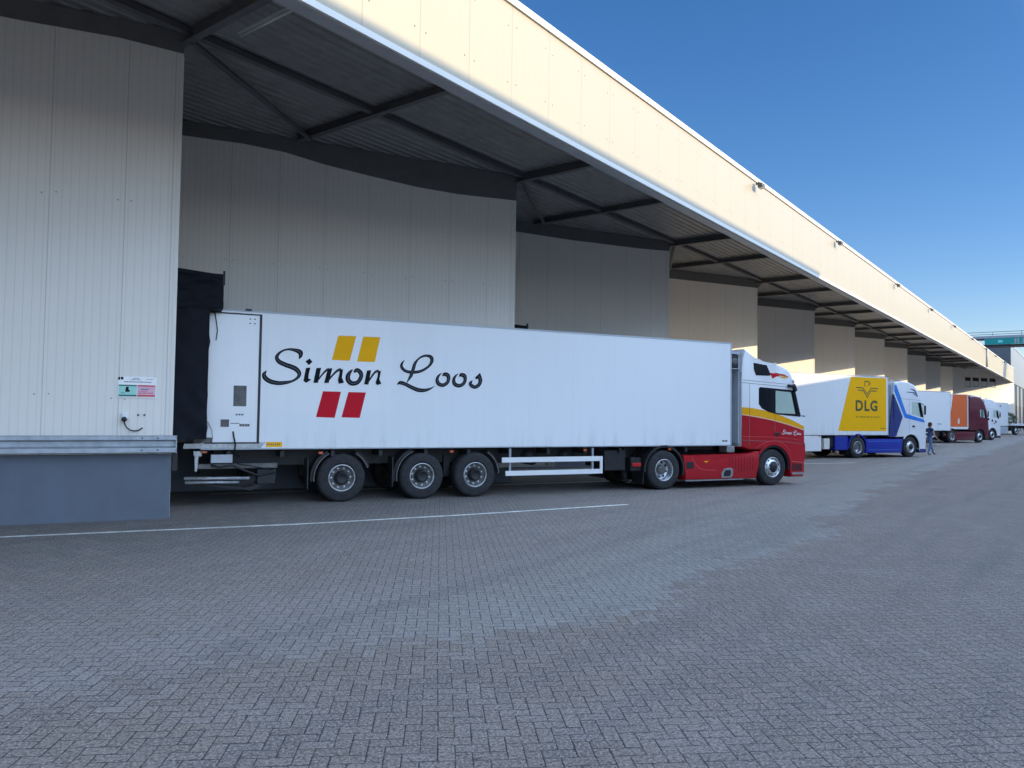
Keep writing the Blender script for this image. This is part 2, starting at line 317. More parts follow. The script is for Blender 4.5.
POLYS=[[(2.929, 3.066), (2.991, 2.995), (2.917, 2.924), (2.845, 2.999)], [(2.862, 2.864), (2.952, 2.873), (2.921, 2.74), (2.914, 2.643), (2.972, 2.616), (2.869, 2.546), (2.812, 2.582), (2.836, 2.737)], [(3.075, 2.866), (3.176, 2.876), (3.116, 2.553), (3.021, 2.55)], [(3.317, 2.862), (3.414, 2.879), (3.344, 2.56), (3.247, 2.553)], [(3.571, 2.858), (3.643, 2.864), (3.624, 2.686), (3.67, 2.573), (3.558, 2.546), (3.537, 2.624), (3.567, 2.763)], [(4.169, 2.854), (4.26, 2.867), (4.206, 2.545), (4.111, 2.552)], [(4.414, 2.853), (4.482, 2.859), (4.449, 2.673), (4.496, 2.574), (4.4, 2.541), (4.364, 2.59), (4.406, 2.732)], [(6.852, 2.9), (6.9, 2.8), (6.83, 2.76), (6.74, 2.75), (6.735, 2.79)]]
MARKS=[('y', [(3.525, 3.585), (3.917, 3.595), (3.784, 3.052), (3.4, 3.055)]), ('y', [(4.072, 3.596), (4.453, 3.601), (4.338, 3.047), (3.949, 3.045)]), ('r', [(3.227, 2.377), (3.611, 2.376), (3.489, 1.813), (3.092, 1.826)]), ('r', [(3.773, 2.374), (4.157, 2.373), (4.031, 1.818), (3.633, 1.825)])]
# ================================================================== GROUND
m=MB(); m.face([(-1500,-1500,-.004),(1500,-1500,-.004),(1500,1500,-.004),(-1500,1500,-.004)]); tag(m.build('ground',M['asphalt']),kind='structure')
m=MB(); m.face([(-60,-60,0),(320,-60,0),(320,220,0),(-60,220,0)]); tag(m.build('yard_paving',M['paver']),kind='structure')
def road_line(pts,w=.10):
    m=MB()
    for (a,b_) in zip(pts,pts[1:]):
        dx,dy=b_[0]-a[0],b_[1]-a[1]; l=math.hypot(dx,dy); nx,ny=-dy/l*w/2,dx/l*w/2
        m.face([(a[0]-nx,a[1]-ny,.004),(b_[0]-nx,b_[1]-ny,.004),(b_[0]+nx,b_[1]+ny,.004),(a[0]+nx,a[1]+ny,.004)])
    return tag(m.build('painted_line',M['line']),kind='structure')
road_line([(-9,13.9),(-2.05,13.56),(2.33,13.36),(5.6,13.5),(9.44,13.84)])
road_line([(1.2,18.66),(8.5,18.66),(18.2,18.9)])
for k in range(2,11):
    cx,cy=corner(k); road_line([(cx-8,cy-.85),(cx+9.3,cy-1.0)])
# ================================================================== WAREHOUSE
SOF=8.86
wh=empty('warehouse',(X0,Y0,0),0,'long cream warehouse with stepped dock walls under a deep canopy','warehouse')
def wpart(mb,name,mats,loc=(0,0,0),rz=0,parent=None,**k):
    o=mb.build(name,mats,parent or wh,**k)
    base=Vector((X0,Y0,0)) if (parent is None or parent is wh) else parent['_w']
    o.location=Vector(loc)-Vector(base); o.rotation_euler=(0,0,rz); return o
TOP={0:[(-9,8.45),(-2.5,8.48),(-1.06,8.52),(0,8.46)],1:[(-9,8.50),(-7.5,8.53),(-6.5,8.48),(-5.5,8.32),(-4.3,8.2),(-3,8.09),(-1.8,8.06),(0,8.12)],
     2:[(-9,8.52),(-6.7,8.46),(-4.5,8.41),(-1.4,8.42),(0,8.47)]}
rng=random.Random(3)
for k in range(-2,12):
    cx,cy=corner(k); last=k==11
    x1=0; x0=-L-(0 if not last else 0)
    if last: x1=(cy*CB-7.9)/SB-cx; 
    m=MB(); wx=[]
    if last:
        # end wall reaches the canopy edge; four window openings in it
        wins=[(99.62,100.85),(101.25,102.62),(103.02,104.48),(104.9,106.26)]
        wz0,wz1=6.35,7.62; e=[-L]+[v-cx for w_ in wins for v in w_]+[x1]
        m.box(-L,x1,0,.16,0,wz0); m.box(-L,x1,0,.16,wz1,SOF)
        for a,b_ in zip(e[0::2],e[1::2]): m.box(a,b_,0,.16,wz0,wz1)
    else:
        m.box(x0,0,0,.16,1.16,SOF-.004)
        m.m=1                                         # screw caps, two rows
        for zz in (2.15,5.6):
            u=-.88
            while u>-L: 
                for d in (-.11,.10):
                    xx,z2=u+d,zz+rng.uniform(-.04,.04); m.face([(xx+.016*cos(t*pi/3),-.003,z2+.016*sin(t*pi/3)) for t in range(6)])
                u-=1.145
    w_=wpart(m,'dock_wall',[M['clad'],M['rimpaint']],(cx,cy,0),recalc=True); w_['_w']=(cx,cy,0)
    if last:
        for a,b_ in wins:
            a-=cx; b_-=cx; f=MB(); t=.07
            f.box(a,b_,.03,.10,wz0,wz0+t); f.box(a,b_,.03,.10,wz1-t,wz1); f.box(a,a+t,.03,.10,wz0+t,wz1-t); f.box(b_-t,b_,.03,.10,wz0+t,wz1-t); f.box(a+t,b_-t,.03,.10,wz1-.5,wz1-.43)
            wpart(f,'window_frame',M['black'],(cx,cy,0),parent=w_)
            g=MB(); g.box(a+t,b_-t,.032,.045,wz0+t,wz1-.5); wpart(g,'window_pane',M['cream'],(cx,cy,0),parent=w_)
            g=MB(); g.box(a+t,b_-t,.06,.075,wz1-.43,wz1-t); wpart(g,'window_pane',M['darkglass'],(cx,cy,0),parent=w_)
        continue
    tp=TOP.get(k,[(-9,8.50),(-5.6,8.42),(0,8.42)])
    f=MB(); f.prism([(x0,SOF-.008)]+[(max(x0,a),b_) for a,b_ in tp]+[(0.02,SOF-.008)],-.022,-.002); wpart(f,'wall_top_flashing',M['flash'],(cx,cy,0),parent=w_)
    f=MB(); f.box(x0,-.01,.012,.16,0,1.157); wpart(f,'wall_plinth',M['plinth'],(cx,cy,0),parent=w_)
    f=MB(); f.box(-.06,.006,-.006,.1,1.16,8.4); wpart(f,'corner_trim',M['clad'],(cx,cy,0),parent=w_)
    # dock face at right angles, with its sectional door
    m=MB(); d0,d1=1.37+.05,1.37+2.5
    m.box(-.16,-.012,.16,d0,1.16,SOF-.004); m.box(-.16,-.012,d1,W,1.16,SOF-.004); m.box(-.16,-.012,d0,d1,3.95,SOF-.004); m.box(-.17,-.004,.16,W,0,1.156)
    df=wpart(m,'dock_face',M['clad'],(cx,cy,0)); df['_w']=(cx,cy,0)
    m=MB()
    for r in range(5): m.box(-.13,-.09,d0,d1,1.16+r*.558,1.16+r*.558+.55)
    wpart(m,'dock_door',M['greyclad'],(cx,cy,0),parent=df)
    for yb in (d0+.15,d1-.4):
        m=MB(); m.box(-.002,.11,yb,yb+.25,.75,1.15,.02); wpart(m,'dock_buffer',M['black'],(cx,cy,0),parent=df)
S0,S1=-22.0,corner(11)[0]*CB+corner(11)[1]*SB
S1=((corner(11)[1]*CB-7.9)/SB)*CB+corner(11)[1]*SB
def bpart(mb,name,mats,**k): return wpart(mb,name,mats,(0,0,0),BETA,**k)
# corrugated soffit, ribs along the facade
m=MB(); q=8.16; prof=[]
while q<18.2:
    prof+= [(q,SOF+.03),(q+.10,SOF+.03),(q+.125,SOF+.0),(q+.215,SOF+.0)]; q+=.24
A=[m.bm.verts.new((S0,a,z)) for a,z in prof]; B=[m.bm.verts.new((S1-.02,a,z)) for a,z in prof]
for i in range(len(prof)-1): m.bm.faces.new((A[i],A[i+1],B[i+1],B[i]))
bpart(m,'canopy_soffit',M['deck'],recalc=False)
m=MB(); m.box(S0,S1+2,8.152,70,SOF+.06,9.10); bpart(m,'roof',M['gutter'])
m=MB(); m.box(S1-.3,S1-.1,12.5,70,0,SOF+.05); m.box(S0,S0+.2,18,70,0,SOF+.05); m.box(S0,S1,69.8,70,0,SOF+.05); bpart(m,'rear_wall',M['clad'])
m=MB(); m.box(S0,S1,7.9,8.15,7.23,9.115); fs=bpart(m,'fascia',M['fascia']); fs['_w']=(0,0,0)
def fpart(mb,name,mats): 
    o=mb.build(name,mats,fs); return o
m=MB(); m.box(S0,S1+.02,7.86,8.22,9.12,9.25); fpart(m,'fascia_coping',M['cream'])
m=MB(); m.box(S0,S1+.01,7.882,7.896,7.205,7.30); m.box(S0,S1,7.896,8.17,7.205,7.226); fpart(m,'fascia_drip_edge',[M['cream']])
m=MB(); m.box(S0,S1-.01,7.93,8.165,7.190,7.202); m.box(S0,S1-.01,8.153,8.18,7.204,7.6); fpart(m,'fascia_underside',M['gutter'])
m=MB(); jr=random.Random(5)
for i in range(-24,106):
    sj=6.81+1.138*i
    for dz in (8.75,7.75):
        for d in (-.12,.12):
            z2=dz+jr.uniform(-.03,.03); m.face([(sj+d+.014*cos(t*pi/3),7.896,z2+.014*sin(t*pi/3)) for t in range(6)])
fpart(m,'fascia_screws',M['steel'])
m=MB(); m.tube([(90.3,7.82,9.2),(90.3,7.82,7.25)],.09,10); fpart(m,'rainwater_pipe',M['greyclad'])
# rafters (I sections), eave beam, wind bracing
SK0=X0*CB+Y0*SB; BAY=L/CB
def ibeam(m,s,q0,q1,z1,h=.24,w=.17,t=.018):
    m.box(s-w/2,s+w/2,q0,q1,z1-t,z1); m.box(s-w/2,s+w/2,q0,q1,z1-h,z1-h+t); m.box(s-t/2,s+t/2,q0,q1,z1-h+t,z1-t)
for k in range(-2,11):
    for d in (0.0,4.4):
        m=MB(); ibeam(m,SK0+k*BAY+d,8.19,17.4 if d==0 else 15.6,SOF-.003,h=.22 if d==0 else .18,w=.15); bpart(m,'rafter',M['beam'])
m=MB(); m.box(S0,S1-1,12.74,12.88,SOF-.13,SOF-.004); bpart(m,'eave_purlin',M['beam'])
for k in range(-1,11):
    s0=SK0+k*BAY
    for a,b_ in (((s0+.05,12.87),(s0+4.4,15.1)),):
        m=MB(); m.tube([(a[0],a[1],SOF-.2),(b_[0],b_[1],SOF-.2)],.06,6); bpart(m,'wind_brace',M['beam'])
# ---- fittings of the warehouse that could be lifted off
x,y=bn(7.30,10.4)
t=empty('tube_light',(*bn(7.32,10.9),SOF-.32),BETA,'pale strip light under the near end of the canopy','light')
m=MB(); m.box(-.05,.05,-.78,.78,-.02,.02); m.build('light_housing',M['greyclad'],t)
m=MB(); m.tube([(0,-.76,-.045),(0,.76,-.045)],.022,10); m.build('light_tube',M['lens'],t)
ORD=['first','second','third','fourth','fifth','sixth','seventh','eighth','ninth','tenth','eleventh','twelfth']
fl=None
for i,s_ in enumerate([22.4,31.7,43.6,54.6,65.4,76.8,88.4,98.9,110.0]):
    x,y=bn(s_,7.86)
    if fl is None:
        fl=empty('floodlight',(x,y,9.04),BETA,group='floodlights along the canopy edge')
        m=MB(); m.box(-.02,.02,-.12,0,-.04,.02); m.box(-.11,.11,-.13,-.10,0,.02); m.tube([(-.1,-.12,.0),(-.1,-.12,-.08)],.012,6); m.tube([(.1,-.12,.0),(.1,-.12,-.08)],.012,6); m.build('light_bracket',M['steel'],fl)
        m=MB(); m.prism([(-.13,-.16),(.13,-.16),(.13,-.03),(-.13,-.03)],-.24,-.09,.02); m.build('lamp_head',M['steel'],fl)
        m=MB(); m.box(-.11,.11,-.23,-.10,-.171,-.163); m.build('lamp_lens',M['lens'],fl); o=fl
    else: o=copy_tree(fl); o.location=(x,y,9.04)
    tag(o,f'small floodlight on the canopy edge, {ORD[i]} one counted from the near end',cat='floodlight')
# dock shelters
def pleated(m,fn,nu,nv):
    g=[[m.bm.verts.new(fn(i/nu,j/nv)) for j in range(nv+1)] for i in range(nu+1)]
    for i in range(nu):
        for j in range(nv):
            f=m.bm.faces.new((g[i][j],g[i+1][j],g[i+1][j+1],g[i][j+1])); f.smooth=True; f.material_index=m.m
import mathutils
def wr(a,b,c=0,s=1): return mathutils.noise.noise(Vector((a*s,b*s,c)))
def shelter():
    t=empty('dock_shelter',(0,0,0),0)
    ya,yb=.88,4.36                                     # across the dock, from the wall corner
    def shell(x0,x1,y0,y1,z0,z1,seed,amp,sag=0,st=4):
        m=MB()
        def bul(u,v): return amp*(.6*wr(u*1.2+seed,v*st+u*1.6,seed)+.45*wr(u*2.0+seed,v*st*2.1-u*2.2,seed+3))*min(1,8*u*(1-u)+.25)
        pleated(m,lambda u,v:(x0+(x1-x0)*u,y0+bul(u,v)-.0,z0+(z1-z0)*v-(sag*sin(u*pi) if v==0 else 0)),24,30)       # near side
        pleated(m,lambda u,v:(x0+(x1-x0)*u,y1-bul(u,v),z0+(z1-z0)*v),24,30)
        pleated(m,lambda u,v:(x1+bul(u,v)*.7,y0+(y1-y0)*u,z0+(z1-z0)*v),24,12)
        pleated(m,lambda u,v:(x0+(x1-x0)*u,y0+(y1-y0)*v,z1),4,4); pleated(m,lambda u,v:(x0+(x1-x0)*u,y0+(y1-y0)*v,z0),4,4)
        return m
    h=shell(.0,.86,ya,yb,3.93,4.62,2.0,.13,.03).build('shelter_head',M['tarp'],t)
    m=MB(); m.prism([(-.0,4.60),(.88,4.54),(.88,4.60),(.0,4.67)],ya-.02,yb+.02); m.build('head_flap',M['tarp'],t)
    m=MB(); m.box(.84,.88,ya-.03,ya+.02,4.4,4.68); m.build('corner_bracket',M['frame'],t)
    shell(.02,.62,ya+.03,ya+.62,1.38,3.925,5.0,.10,0,7).build('side_curtain',M['tarp'],t)
    shell(.02,.62,yb-.62,yb-.03,1.38,3.925,8.0,.10,0,7).build('side_curtain',M['tarp'],t)
    return t
sh=shelter(); shl=[]
for k in range(0,11):
    o=sh if k==0 else copy_tree(sh); cx,cy=corner(k); o.location=(cx,cy,0)
    tag(o,'tall black tarpaulin dock shelter hugging the rear of the long white trailer' if k==0 else
        ('black dock shelter whose top shows just above the roof of the long white trailer' if k==1 else f'black dock shelter hidden behind trucks, {ORD[k]} bay along the warehouse'),'dock shelter','black tarpaulin dock shelters at the bays')
# guard rails
def rail(x0,x1):
    t=empty('guard_rail',(x1,0,0),0)
    m=MB(); pr=[(-.19,1.49),(-.205,1.475),(-.205,1.415),(-.10,1.385),(-.10,1.30),(-.205,1.27),(-.205,1.195),(-.18,1.18),(-.17,1.19),(-.18,1.25),(-.08,1.28),(-.08,1.40),(-.18,1.43),(-.17,1.49)]
    m.profx(pr,x0-x1,0); m.build('rail_beam',M['zinc'],t)
    m=MB(); m.box(-.012,.006,-.205,-.1,1.185,1.49); m.build('rail_end_plate',M['zinc'],t)
    for xx in (-.30,-.55,-3.5,-6.5):
        m=MB()
        for zz in (1.445,1.235): m.lathe([(0,-.218),(.014,-.218),(.016,-.198)],(xx,0,zz),8)
        m.build('rail_bolts',M['steel'],t)
    for xx in (-.4,-3.4,-6.4):
        m=MB(); m.box(xx-.06,xx+.06,-.108,.008,1.17,1.43); m.build('rail_bracket',M['zinc'],t)
    return t
rl=rail(-8.6,.07)
for k in range(0,11):
    o=rl if k==0 else copy_tree(rl); cx,cy=corner(k); o.location=(cx+.07,cy,0)
    tag(o,'galvanised steel guard rail bolted above the blue grey plinth below the wall sign' if k==0 else f'galvanised guard rail hidden behind trucks, {ORD[k]} bay along the warehouse','guard rail','galvanised guard rails on the dock walls')
m=MB(); m.box(.02,.10,0,.12,.85,1.17); o=m.build('rail_post',M['frame'],None,(X0,Y0+.02,0)); o.parent=None
o.name='steel_stub_post'; tag(o,'dark steel stub post at the end of the galvanised guard rail','post')
# wall sign
t=empty('wall_sign',(-.60,Y0-.012,2.15),0,'white instruction board with a green box and a pink box on the cream wall','sign')
m=MB(); m.box(0,.61,-.008,0,0,.37,.003); m.build('sign_board',M['whitepaint'],t)
def flat(name,mat,rects,y=-.011,par=t):
    m=MB()
    for x0,x1,z0,z1 in rects: m.face([(x0,y,z0),(x1,y,z0),(x1,y,z1),(x0,y,z1)])
    return m.build(name,mat,par)
flat('green_box',M['signgreen'],[(.015,.30,.05,.20)]); flat('pink_box',M['signpink'],[(.31,.595,.05,.20)])
flat('green_bars',M['darkgreen'],[(.015,.30,.02,.05),(.015,.30,.20,.225)]); flat('red_bars',M['redprint'],[(.31,.595,.02,.05),(.31,.595,.20,.225)])
rg=random.Random(9); rr=[]
def dashes(x0,x1,z,h,ln=(.008,.03)):
    x=x0; out=[]
    while x<x1:
        w_=rg.uniform(*ln); out.append((x,min(x+w_,x1),z,z+h)); x+=w_+.007
    return out
flat('sign_lettering',M['signblue'],dashes(.24,.33,.335,.012)+dashes(.20,.36,.31,.014)+dashes(.44,.57,.325,.01)+dashes(.09,.53,.268,.018))
flat('sign_lettering',M['darkgreen'],dashes(.05,.12,.075,.012),-.0125); flat('sign_lettering',M['redprint'],dashes(.33,.56,.075,.016)+dashes(.33,.47,.105,.012),-.0125)
flat('sign_icon',M['ink'],[(.005,.035,.31,.36),(.045,.085,.315,.36)],-.0125)
m=MB(); m.poly([(.12,.10),(.19,.10),(.19,.13),(.165,.15),(.18,.175),(.16,.19),(.13,.19),(.125,.15)],-.0125); m.face([(.14,-.0137,.115),(.17,-.0137,.115),(.17,-.0137,.135),(.14,-.0137,.135)]); m.build('sign_icon',[M['ink']],t)
m=MB(); m.poly([(.36,.145),(.43,.135),(.50,.155),(.49,.165),(.43,.15),(.37,.16)],-.0125); m.build('sign_icon',M['signblue'],t)
# socket with cable
t=empty('power_socket',(-.47,Y0,1.80),0,'small white wall socket with a drooping black cable below the sign','socket')
m=MB(); m.box(-.05,.06,-.09,0,-.03,.09,.012); m.build('socket_box',M['whitepaint'],t)
m=MB(); m.lathe([(0,-.17),(.04,-.17),(.045,-.09),(.03,-.08)],(-.01,0,-.03),14); m.build('plug',M['black'],t)
m=MB(); m.tube([(-.01,-.12,-.06),(.0,-.11,-.11),(.03,-.09,-.17),(.08,-.07,-.215),(.15,-.05,-.235),(.22,-.03,-.225),(.28,-.02,-.18)],.011,8); m.build('cable',M['black'],t)
for i,xx in enumerate((-.265,-.165)):
    m=MB(); m.lathe([(0,-.02),(.016,-.02),(.02,-.002)],(0,0,0),10); o=m.build('wall_hook',M['steel'],None,(xx,Y0,1.845)); tag(o,f'tiny dark fixing in the cream wall, {"nearer" if i==0 else "farther"} of two from the white socket','wall fixing','wall fixings right of the socket')
# ================================================================== BUILDINGS AROUND
x,y=bn(132,8.45)
t=empty('tall_hall',(x,y,0),BETA,'tall pale grey hall rising beyond the far end of the cream warehouse','building')
m=MB(); m.box(0,120,0,60,7.4,12.9); m.build('upper_cladding',M['hallclad'],t)
m=MB(); m.box(.3,119.6,.12,59,0,7.38); m.build('lower_facade',M['bluegrey'],t)
m=MB(); m.box(-.08,120.1,-.08,60.1,12.9,13.05); m.build('roof_coping',M['greyclad'],t)
for i in range(9):
    m=MB(); m.box(2+i*9,2.5+i*9,-.02,.12,0,7.3); m.build('facade_pillar',M['hallclad'],t)
m=MB(); m.box(-.05,.6,-.06,.5,0,7.3); m.build('corner_pillar',M['hallclad'],t)
# sky bridge across the yard
x,y=bn(115,0)
t=empty('sky_bridge',(x,y,0),BETA,'teal sky bridge crossing high above the yard behind the canopy edge','bridge')
m=MB(); m.box(0,3.2,-34,12.5,11.42,11.60); m.build('bridge_floor',M['frame'],t)
m=MB(); m.box(-.03,.03,-34,10.2,11.62,12.42); tp=m.build('side_panel',M['teal'],t)
m=MB(); m.box(-.045,-.034,8.2,8.75,11.85,12.15); m.build('panel_emblem',pbr('pale_cyan_print',(.3,.75,.8),.5),tp)
m=MB()
for a,b_ in ((6.45,6.65),(6.75,6.95),(5.2,5.35),(5.9,6.1)): m.box(-.045,-.034,a,b_,11.7,12.35)
m.build('panel_lettering',M['greyclad'],tp)
m=MB(); m.box(-.06,3.26,-34,12.5,12.44,12.75); m.build('top_beam',M['greyclad'],t)
m=MB(); m.tube([(0,-34,13.25),(0,12.5,13.25)],.035,6); m.tube([(3.2,-34,13.25),(3.2,12.5,13.25)],.035,6)
for i in range(16): m.tube([(0,12.4-i*3.1,12.7),(0,12.4-i*3.1,13.25)],.025,6)
m.build('hand_rail',M['steel'],t)
for yy,zz in ((12,9.1),(-33,0)):
    for xx in (.3,2.9):
        m=MB(); m.box(xx-.12,xx+.12,yy-.12,yy+.12,zz,11.41); m.build('bridge_leg',M['beam'],t)
# blocks across the yard behind the viewpoint: their shadow falls on the docks
SPHI=R(15); HA,HB=0,0
def block(name,s0,s1,h,label,seedc):
    x,y=bn(s0,-22); t=empty(name,(x,y,0),BETA,label,'building')
    m=MB(); m.box(0,s1-s0,-25,0,0,h); m.build('wall',M['farclad'],t)
    m=MB(); m.box(-.1,s1-s0+.1,-25.1,.1,h,h+.02); m.build('roof_edge',M['greyclad'],t)
    i=0; xx=4
    while xx<s1-s0-6:
        m=MB(); m.box(xx,xx+3.6,.004,.06,0,4); m.build('roller_door',M['bluegrey'],t); xx+=9
    return t
sA=29.4+29.9*math.tan(SPHI)
block('tall_warehouse',5.0,sA,17.26,'tall grey warehouse across the yard, out of view behind the viewpoint',1)
block('low_warehouse',sA+.05,190,14.1,'lower grey warehouse across the yard, out of view behind the viewpoint',2)
# ================================================================== WHEELS
def make_wheel(kind,n=40):
    w={'trailer':.37,'steer':.31,'drive':.58}[kind]
    m=MB(); m.lathe([(.285,.04),(.298,.008),(.35,.0),(.375,.006),(.44,.0),(.49,.016),(.513,.05),(.52,.075)]+[(.52,w-.075),(.513,w-.05),(.49,w-.016),(.44,w),(.35,w),(.298,w-.01),(.285,w-.04)],(0,0,0),n)
    m.bm.faces.ensure_lookup_table()
    if kind=='drive': pass
    t=m.build('wheel',M['tyre']); 
    # tread grooves
    g=MB()
    for yy in ([.09,.15,.21] if kind!='drive' else [.08,.14,.20]): g.lathe([(.5205,yy),(.5205,yy+.012)],(0,0,0),n)
    g.build('tread_grooves',M['black'],t)
    if kind=='trailer':
        m=MB(); m.lathe([(.288,.05),(.292,.012),(.284,.0),(.270,.004),(.262,.03),(.255,.115)],(0,0,0),n); m.build('rim',M['alu'],t)
        m=MB(); m.lathe([(.256,.113),(.235,.12),(.165,.115),(.15,.12)],(0,0,0),n); m.build('wheel_disc',M['steel'],t)
        m=MB()
        for i in range(10):
            a=i*pi/5+.1; m.lathe([(0,.085),(.024,.09),(.033,.112)],(.205*cos(a),0,.205*sin(a)),8)
        m.build('wheel_studs',M['alu'],t)
        m=MB(); m.lathe([(.15,.125),(.142,.0),(.12,-.035),(.11,-.04),(.09,-.02),(0,-.025)],(0,0,0),24); m.build('hub',M['frame'],t)
    elif kind=='drive':
        m=MB(); m.lathe([(.288,.05),(.292,.010),(.284,.0),(.272,.004),(.262,.04),(.258,.15),(.245,.19),(.225,.20),(.13,.185)],(0,0,0),n); m.build('rim',M['alu'],t)
        m=MB()
        for i in range(8):
            a=i*pi/4+.2; m.lathe([(0,.183),(.034,.184),(.036,.19)],(.195*cos(a),0,.195*sin(a)),10)
        m.build('hand_holes',M['black'],t)
        m=MB(); m.lathe([(.135,.186),(.13,.12),(.10,.09),(.05,.085),(0,.085)],(0,0,0),20); m.build('hub',M['steel'],t)
    else:
        m=MB(); m.lathe([(.288,.05),(.292,.010),(.284,-.002),(.270,.0),(.262,.035),(.250,.045),(.225,.02),(.185,-.02),(.155,-.03),(.15,-.022)],(0,0,0),n); m.build('rim',M['alu'],t)
        m=MB()
        for i in range(10):
            a=i*pi/5; m.lathe([(0,.0),(.020,.001),(.021,.012)],(.228*cos(a),.008,.228*sin(a)),8)
        m.build('hand_holes',M['black'],t)
        m=MB()
        for i in range(10):
            a=i*pi/5+.3; m.lathe([(0,-.055),(.014,-.05),(.016,-.02)],(.165*cos(a),0,.165*sin(a)),6)
        m.build('wheel_nuts',M['alu'],t)
        m=MB(); m.lathe([(.145,-.015),(.12,-.05),(.085,-.075),(.07,-.08),(0,-.082)],(0,0,0),20); m.build('hub',M['frame'],t)
    return t
PROTO={k:make_wheel(k) for k in ('trailer','steer','drive')}
def wheel(kind,par,x,yn=.02,width=2.55,lod=0):
    for side in (0,1):
        o=copy_tree(PROTO[kind],par); o.location=(x,yn if side==0 else width-yn,.52); o.rotation_euler=(0,[.3,1.1,2.0,.7][int(x*7)%4] if not side else 0,pi*side)
# ================================================================== LETTERING
def script_text(par,name,mat,fn,y,k=1,hi=None,only=None):
    m=MB(); z=0
    for s_ in STROKES:
        m.ribbon([(*fn(p[0],p[1]),p[2]*k) for p in s_],y-z,1,8,wmin=.012*k); z+=.0004
    for p in POLYS: m.poly([fn(a,b) for a,b in p],y-z); z+=.0004
    m.build(name,mat,par,recalc=False)
    if hi:
        m=MB()
        for s_ in STROKES:
            m=MB(); m.ribbon([(*fn(p[0],p[1]),p[2]) for p in s_ if p[2]>.02],y-.008,.26,8); m.build('letter_shading',hi,par,recalc=False)
# ================================================================== TRAILER
def arc(cx,cz,r,a0,a1,n=14): return [(cx+r*cos(R(a0+(a1-a0)*i/n)),cz+r*sin(R(a0+(a1-a0)*i/n))) for i in range(n+1)]
def fender(par,cx,r0,r1,a0,a1,y0,y1,mat,name='mudguard'):
    m=MB(); m.prism(arc(cx,.52,r1,a0,a1)+arc(cx,.52,r0,a1,a0),y0,y1); return m.build(name,mat,par,angle=35)
def trailer(name,loc,label,axles=(2.84,4.65,5.95),detail=0,body='body',z0=1.16,z1=4.0,length=13.6,group=None,guard=True):
    t=empty(name,loc,0,label,'semi trailer',group); Wd=2.55
    m=MB(); m.box(0,length,0,Wd,z0,z1,.018); m.build('cargo_body',M[body],t)
    rh=.012 if detail else .045; m=MB(); m.box(.0,length+.003,-.004,.03,z0-rh,z0+.0); m.box(.0,length+.003,Wd-.03,Wd+.004,z0-rh,z0); m.build('floor_rail',M['greyclad'] if detail else M['whitepaint'],t)
    m=MB(); m.box(length-.035,length+.006,-.006,.03,z0,z1+.004); m.box(0,length+.004,-.005,.02,z1-.035,z1+.006); m.build('body_edging',M['greyclad'],t)
    m=MB(); m.box(-.02,0,.05,1.24,z0+.05,z1-.08); m.box(-.02,0,1.31,2.5,z0+.05,z1-.08); m.build('rear_door',M['white'],t)
    # chassis
    m=MB()
    for y in (.62,1.78): m.box(.3,length-2.6,y,y+.14,.78,z0-.05)
    for i in range(12): m.box(.5+i*1.05,.58+i*1.05,.05,2.5,z0-.17,z0-.05)
    m.box(length-2.7,length-.3,.4,2.15,z0-.14,z0-.05); m.build('chassis',M['frame'],t)
    for a in axles:
        m=MB(); m.tube([(a,.3,.52),(a,2.25,.52)],.075,10)
        for y in (.55,1.80): m.box(a-.55,a+.12,y,y+.1,.50,.62); m.lathe([(0,0),(.13,.01),(.13,.2),(0,.21)],(a+.02,y-.05,.74),10); m.box(a-.6,a-.45,y-.01,y+.12,.45,.95)
        m.build('axle',M['frame'],t); wheel('trailer',t,a)
    # axle housing side box shadowed suspension beams
    for a,s0,s1 in ((axles[0],20,60),(axles[0],118,186),(axles[1],112,190),(axles[-1],2,58)):
        fender(t,a,.585,.605,s0,s1,.02,.42,M['steel']).name='mudguard'
        fender(t,a,.606,.66,s0,s1,.10,.40,M['frame'])
    for x in (axles[0]-.72,axles[1]-.68):
        m=MB(); m.box(x-.012,x+.012,.05,.42,.30,.95); m.build('mud_flap',M['black'],t)
    # side guards
    g0,g1=6.62,9.42
    for y in ((-.0,Wd-.03) if guard else ()):
        m=MB(); m.box(g0,g1,y,y+.03,.79,.91); m.box(g0+.1,g1,y,y+.03,.475,.59); m.box(g1-.07,g1,y-.004,y+.034,.475,.91); m.build('side_guard',M['whitepaint'],t)
        for x in (g0+.23,g1-.27):
            m=MB(); m.box(x-.025,x+.025,y+.035 if y<1 else y-.05,y+.075 if y<1 else y-.01,.50,1.12); m.build('guard_bracket',M['zinc'],t)
    for y in (.45,1.95):
        m=MB(); m.box(10.35,10.47,y,y+.12,.28,1.1); m.box(10.30,10.52,y-.05,y+.17,.22,.26); m.tube([(10.4,y+.06,.6),(10.9,y+.06,1.05)],.03,6); m.build('landing_leg',M['frame'],t)
    m=MB(); m.lathe([(0,0),(.19,.01),(.19,1.0),(0,1.01)],(7.6,.35,.88),16); m.build('air_tank',M['frame'],t); m=MB(); m.lathe([(0,0),(.15,.01),(.15,.8),(0,.81)],(8.6,.35,.9),16); m.build('air_tank',M['frame'],t)
    m=MB(); m.box(9.55,10.2,.12,.8,.52,1.05,.03); m.build('pallet_box' if not detail else 'tool_box',M['frame'],t)
    for i,x in enumerate((2.37,5.34,8.9,11.5)):
        m=MB(); m.box(x-.045,x+.045,-.012,.02,z0-.12,z0-.07,.004); m.build('marker_lamp',M['orange_lamp'],t)
    return t
tr=trailer('semi_trailer',(.84,16.19,0),'long white box trailer with black script lettering and yellow and red blocks',detail=1)
def abs2(x,z): return (x-.84,z)
script_text(tr,'script_lettering',M['ink'],abs2,-.004,1,M['inkgrey'])
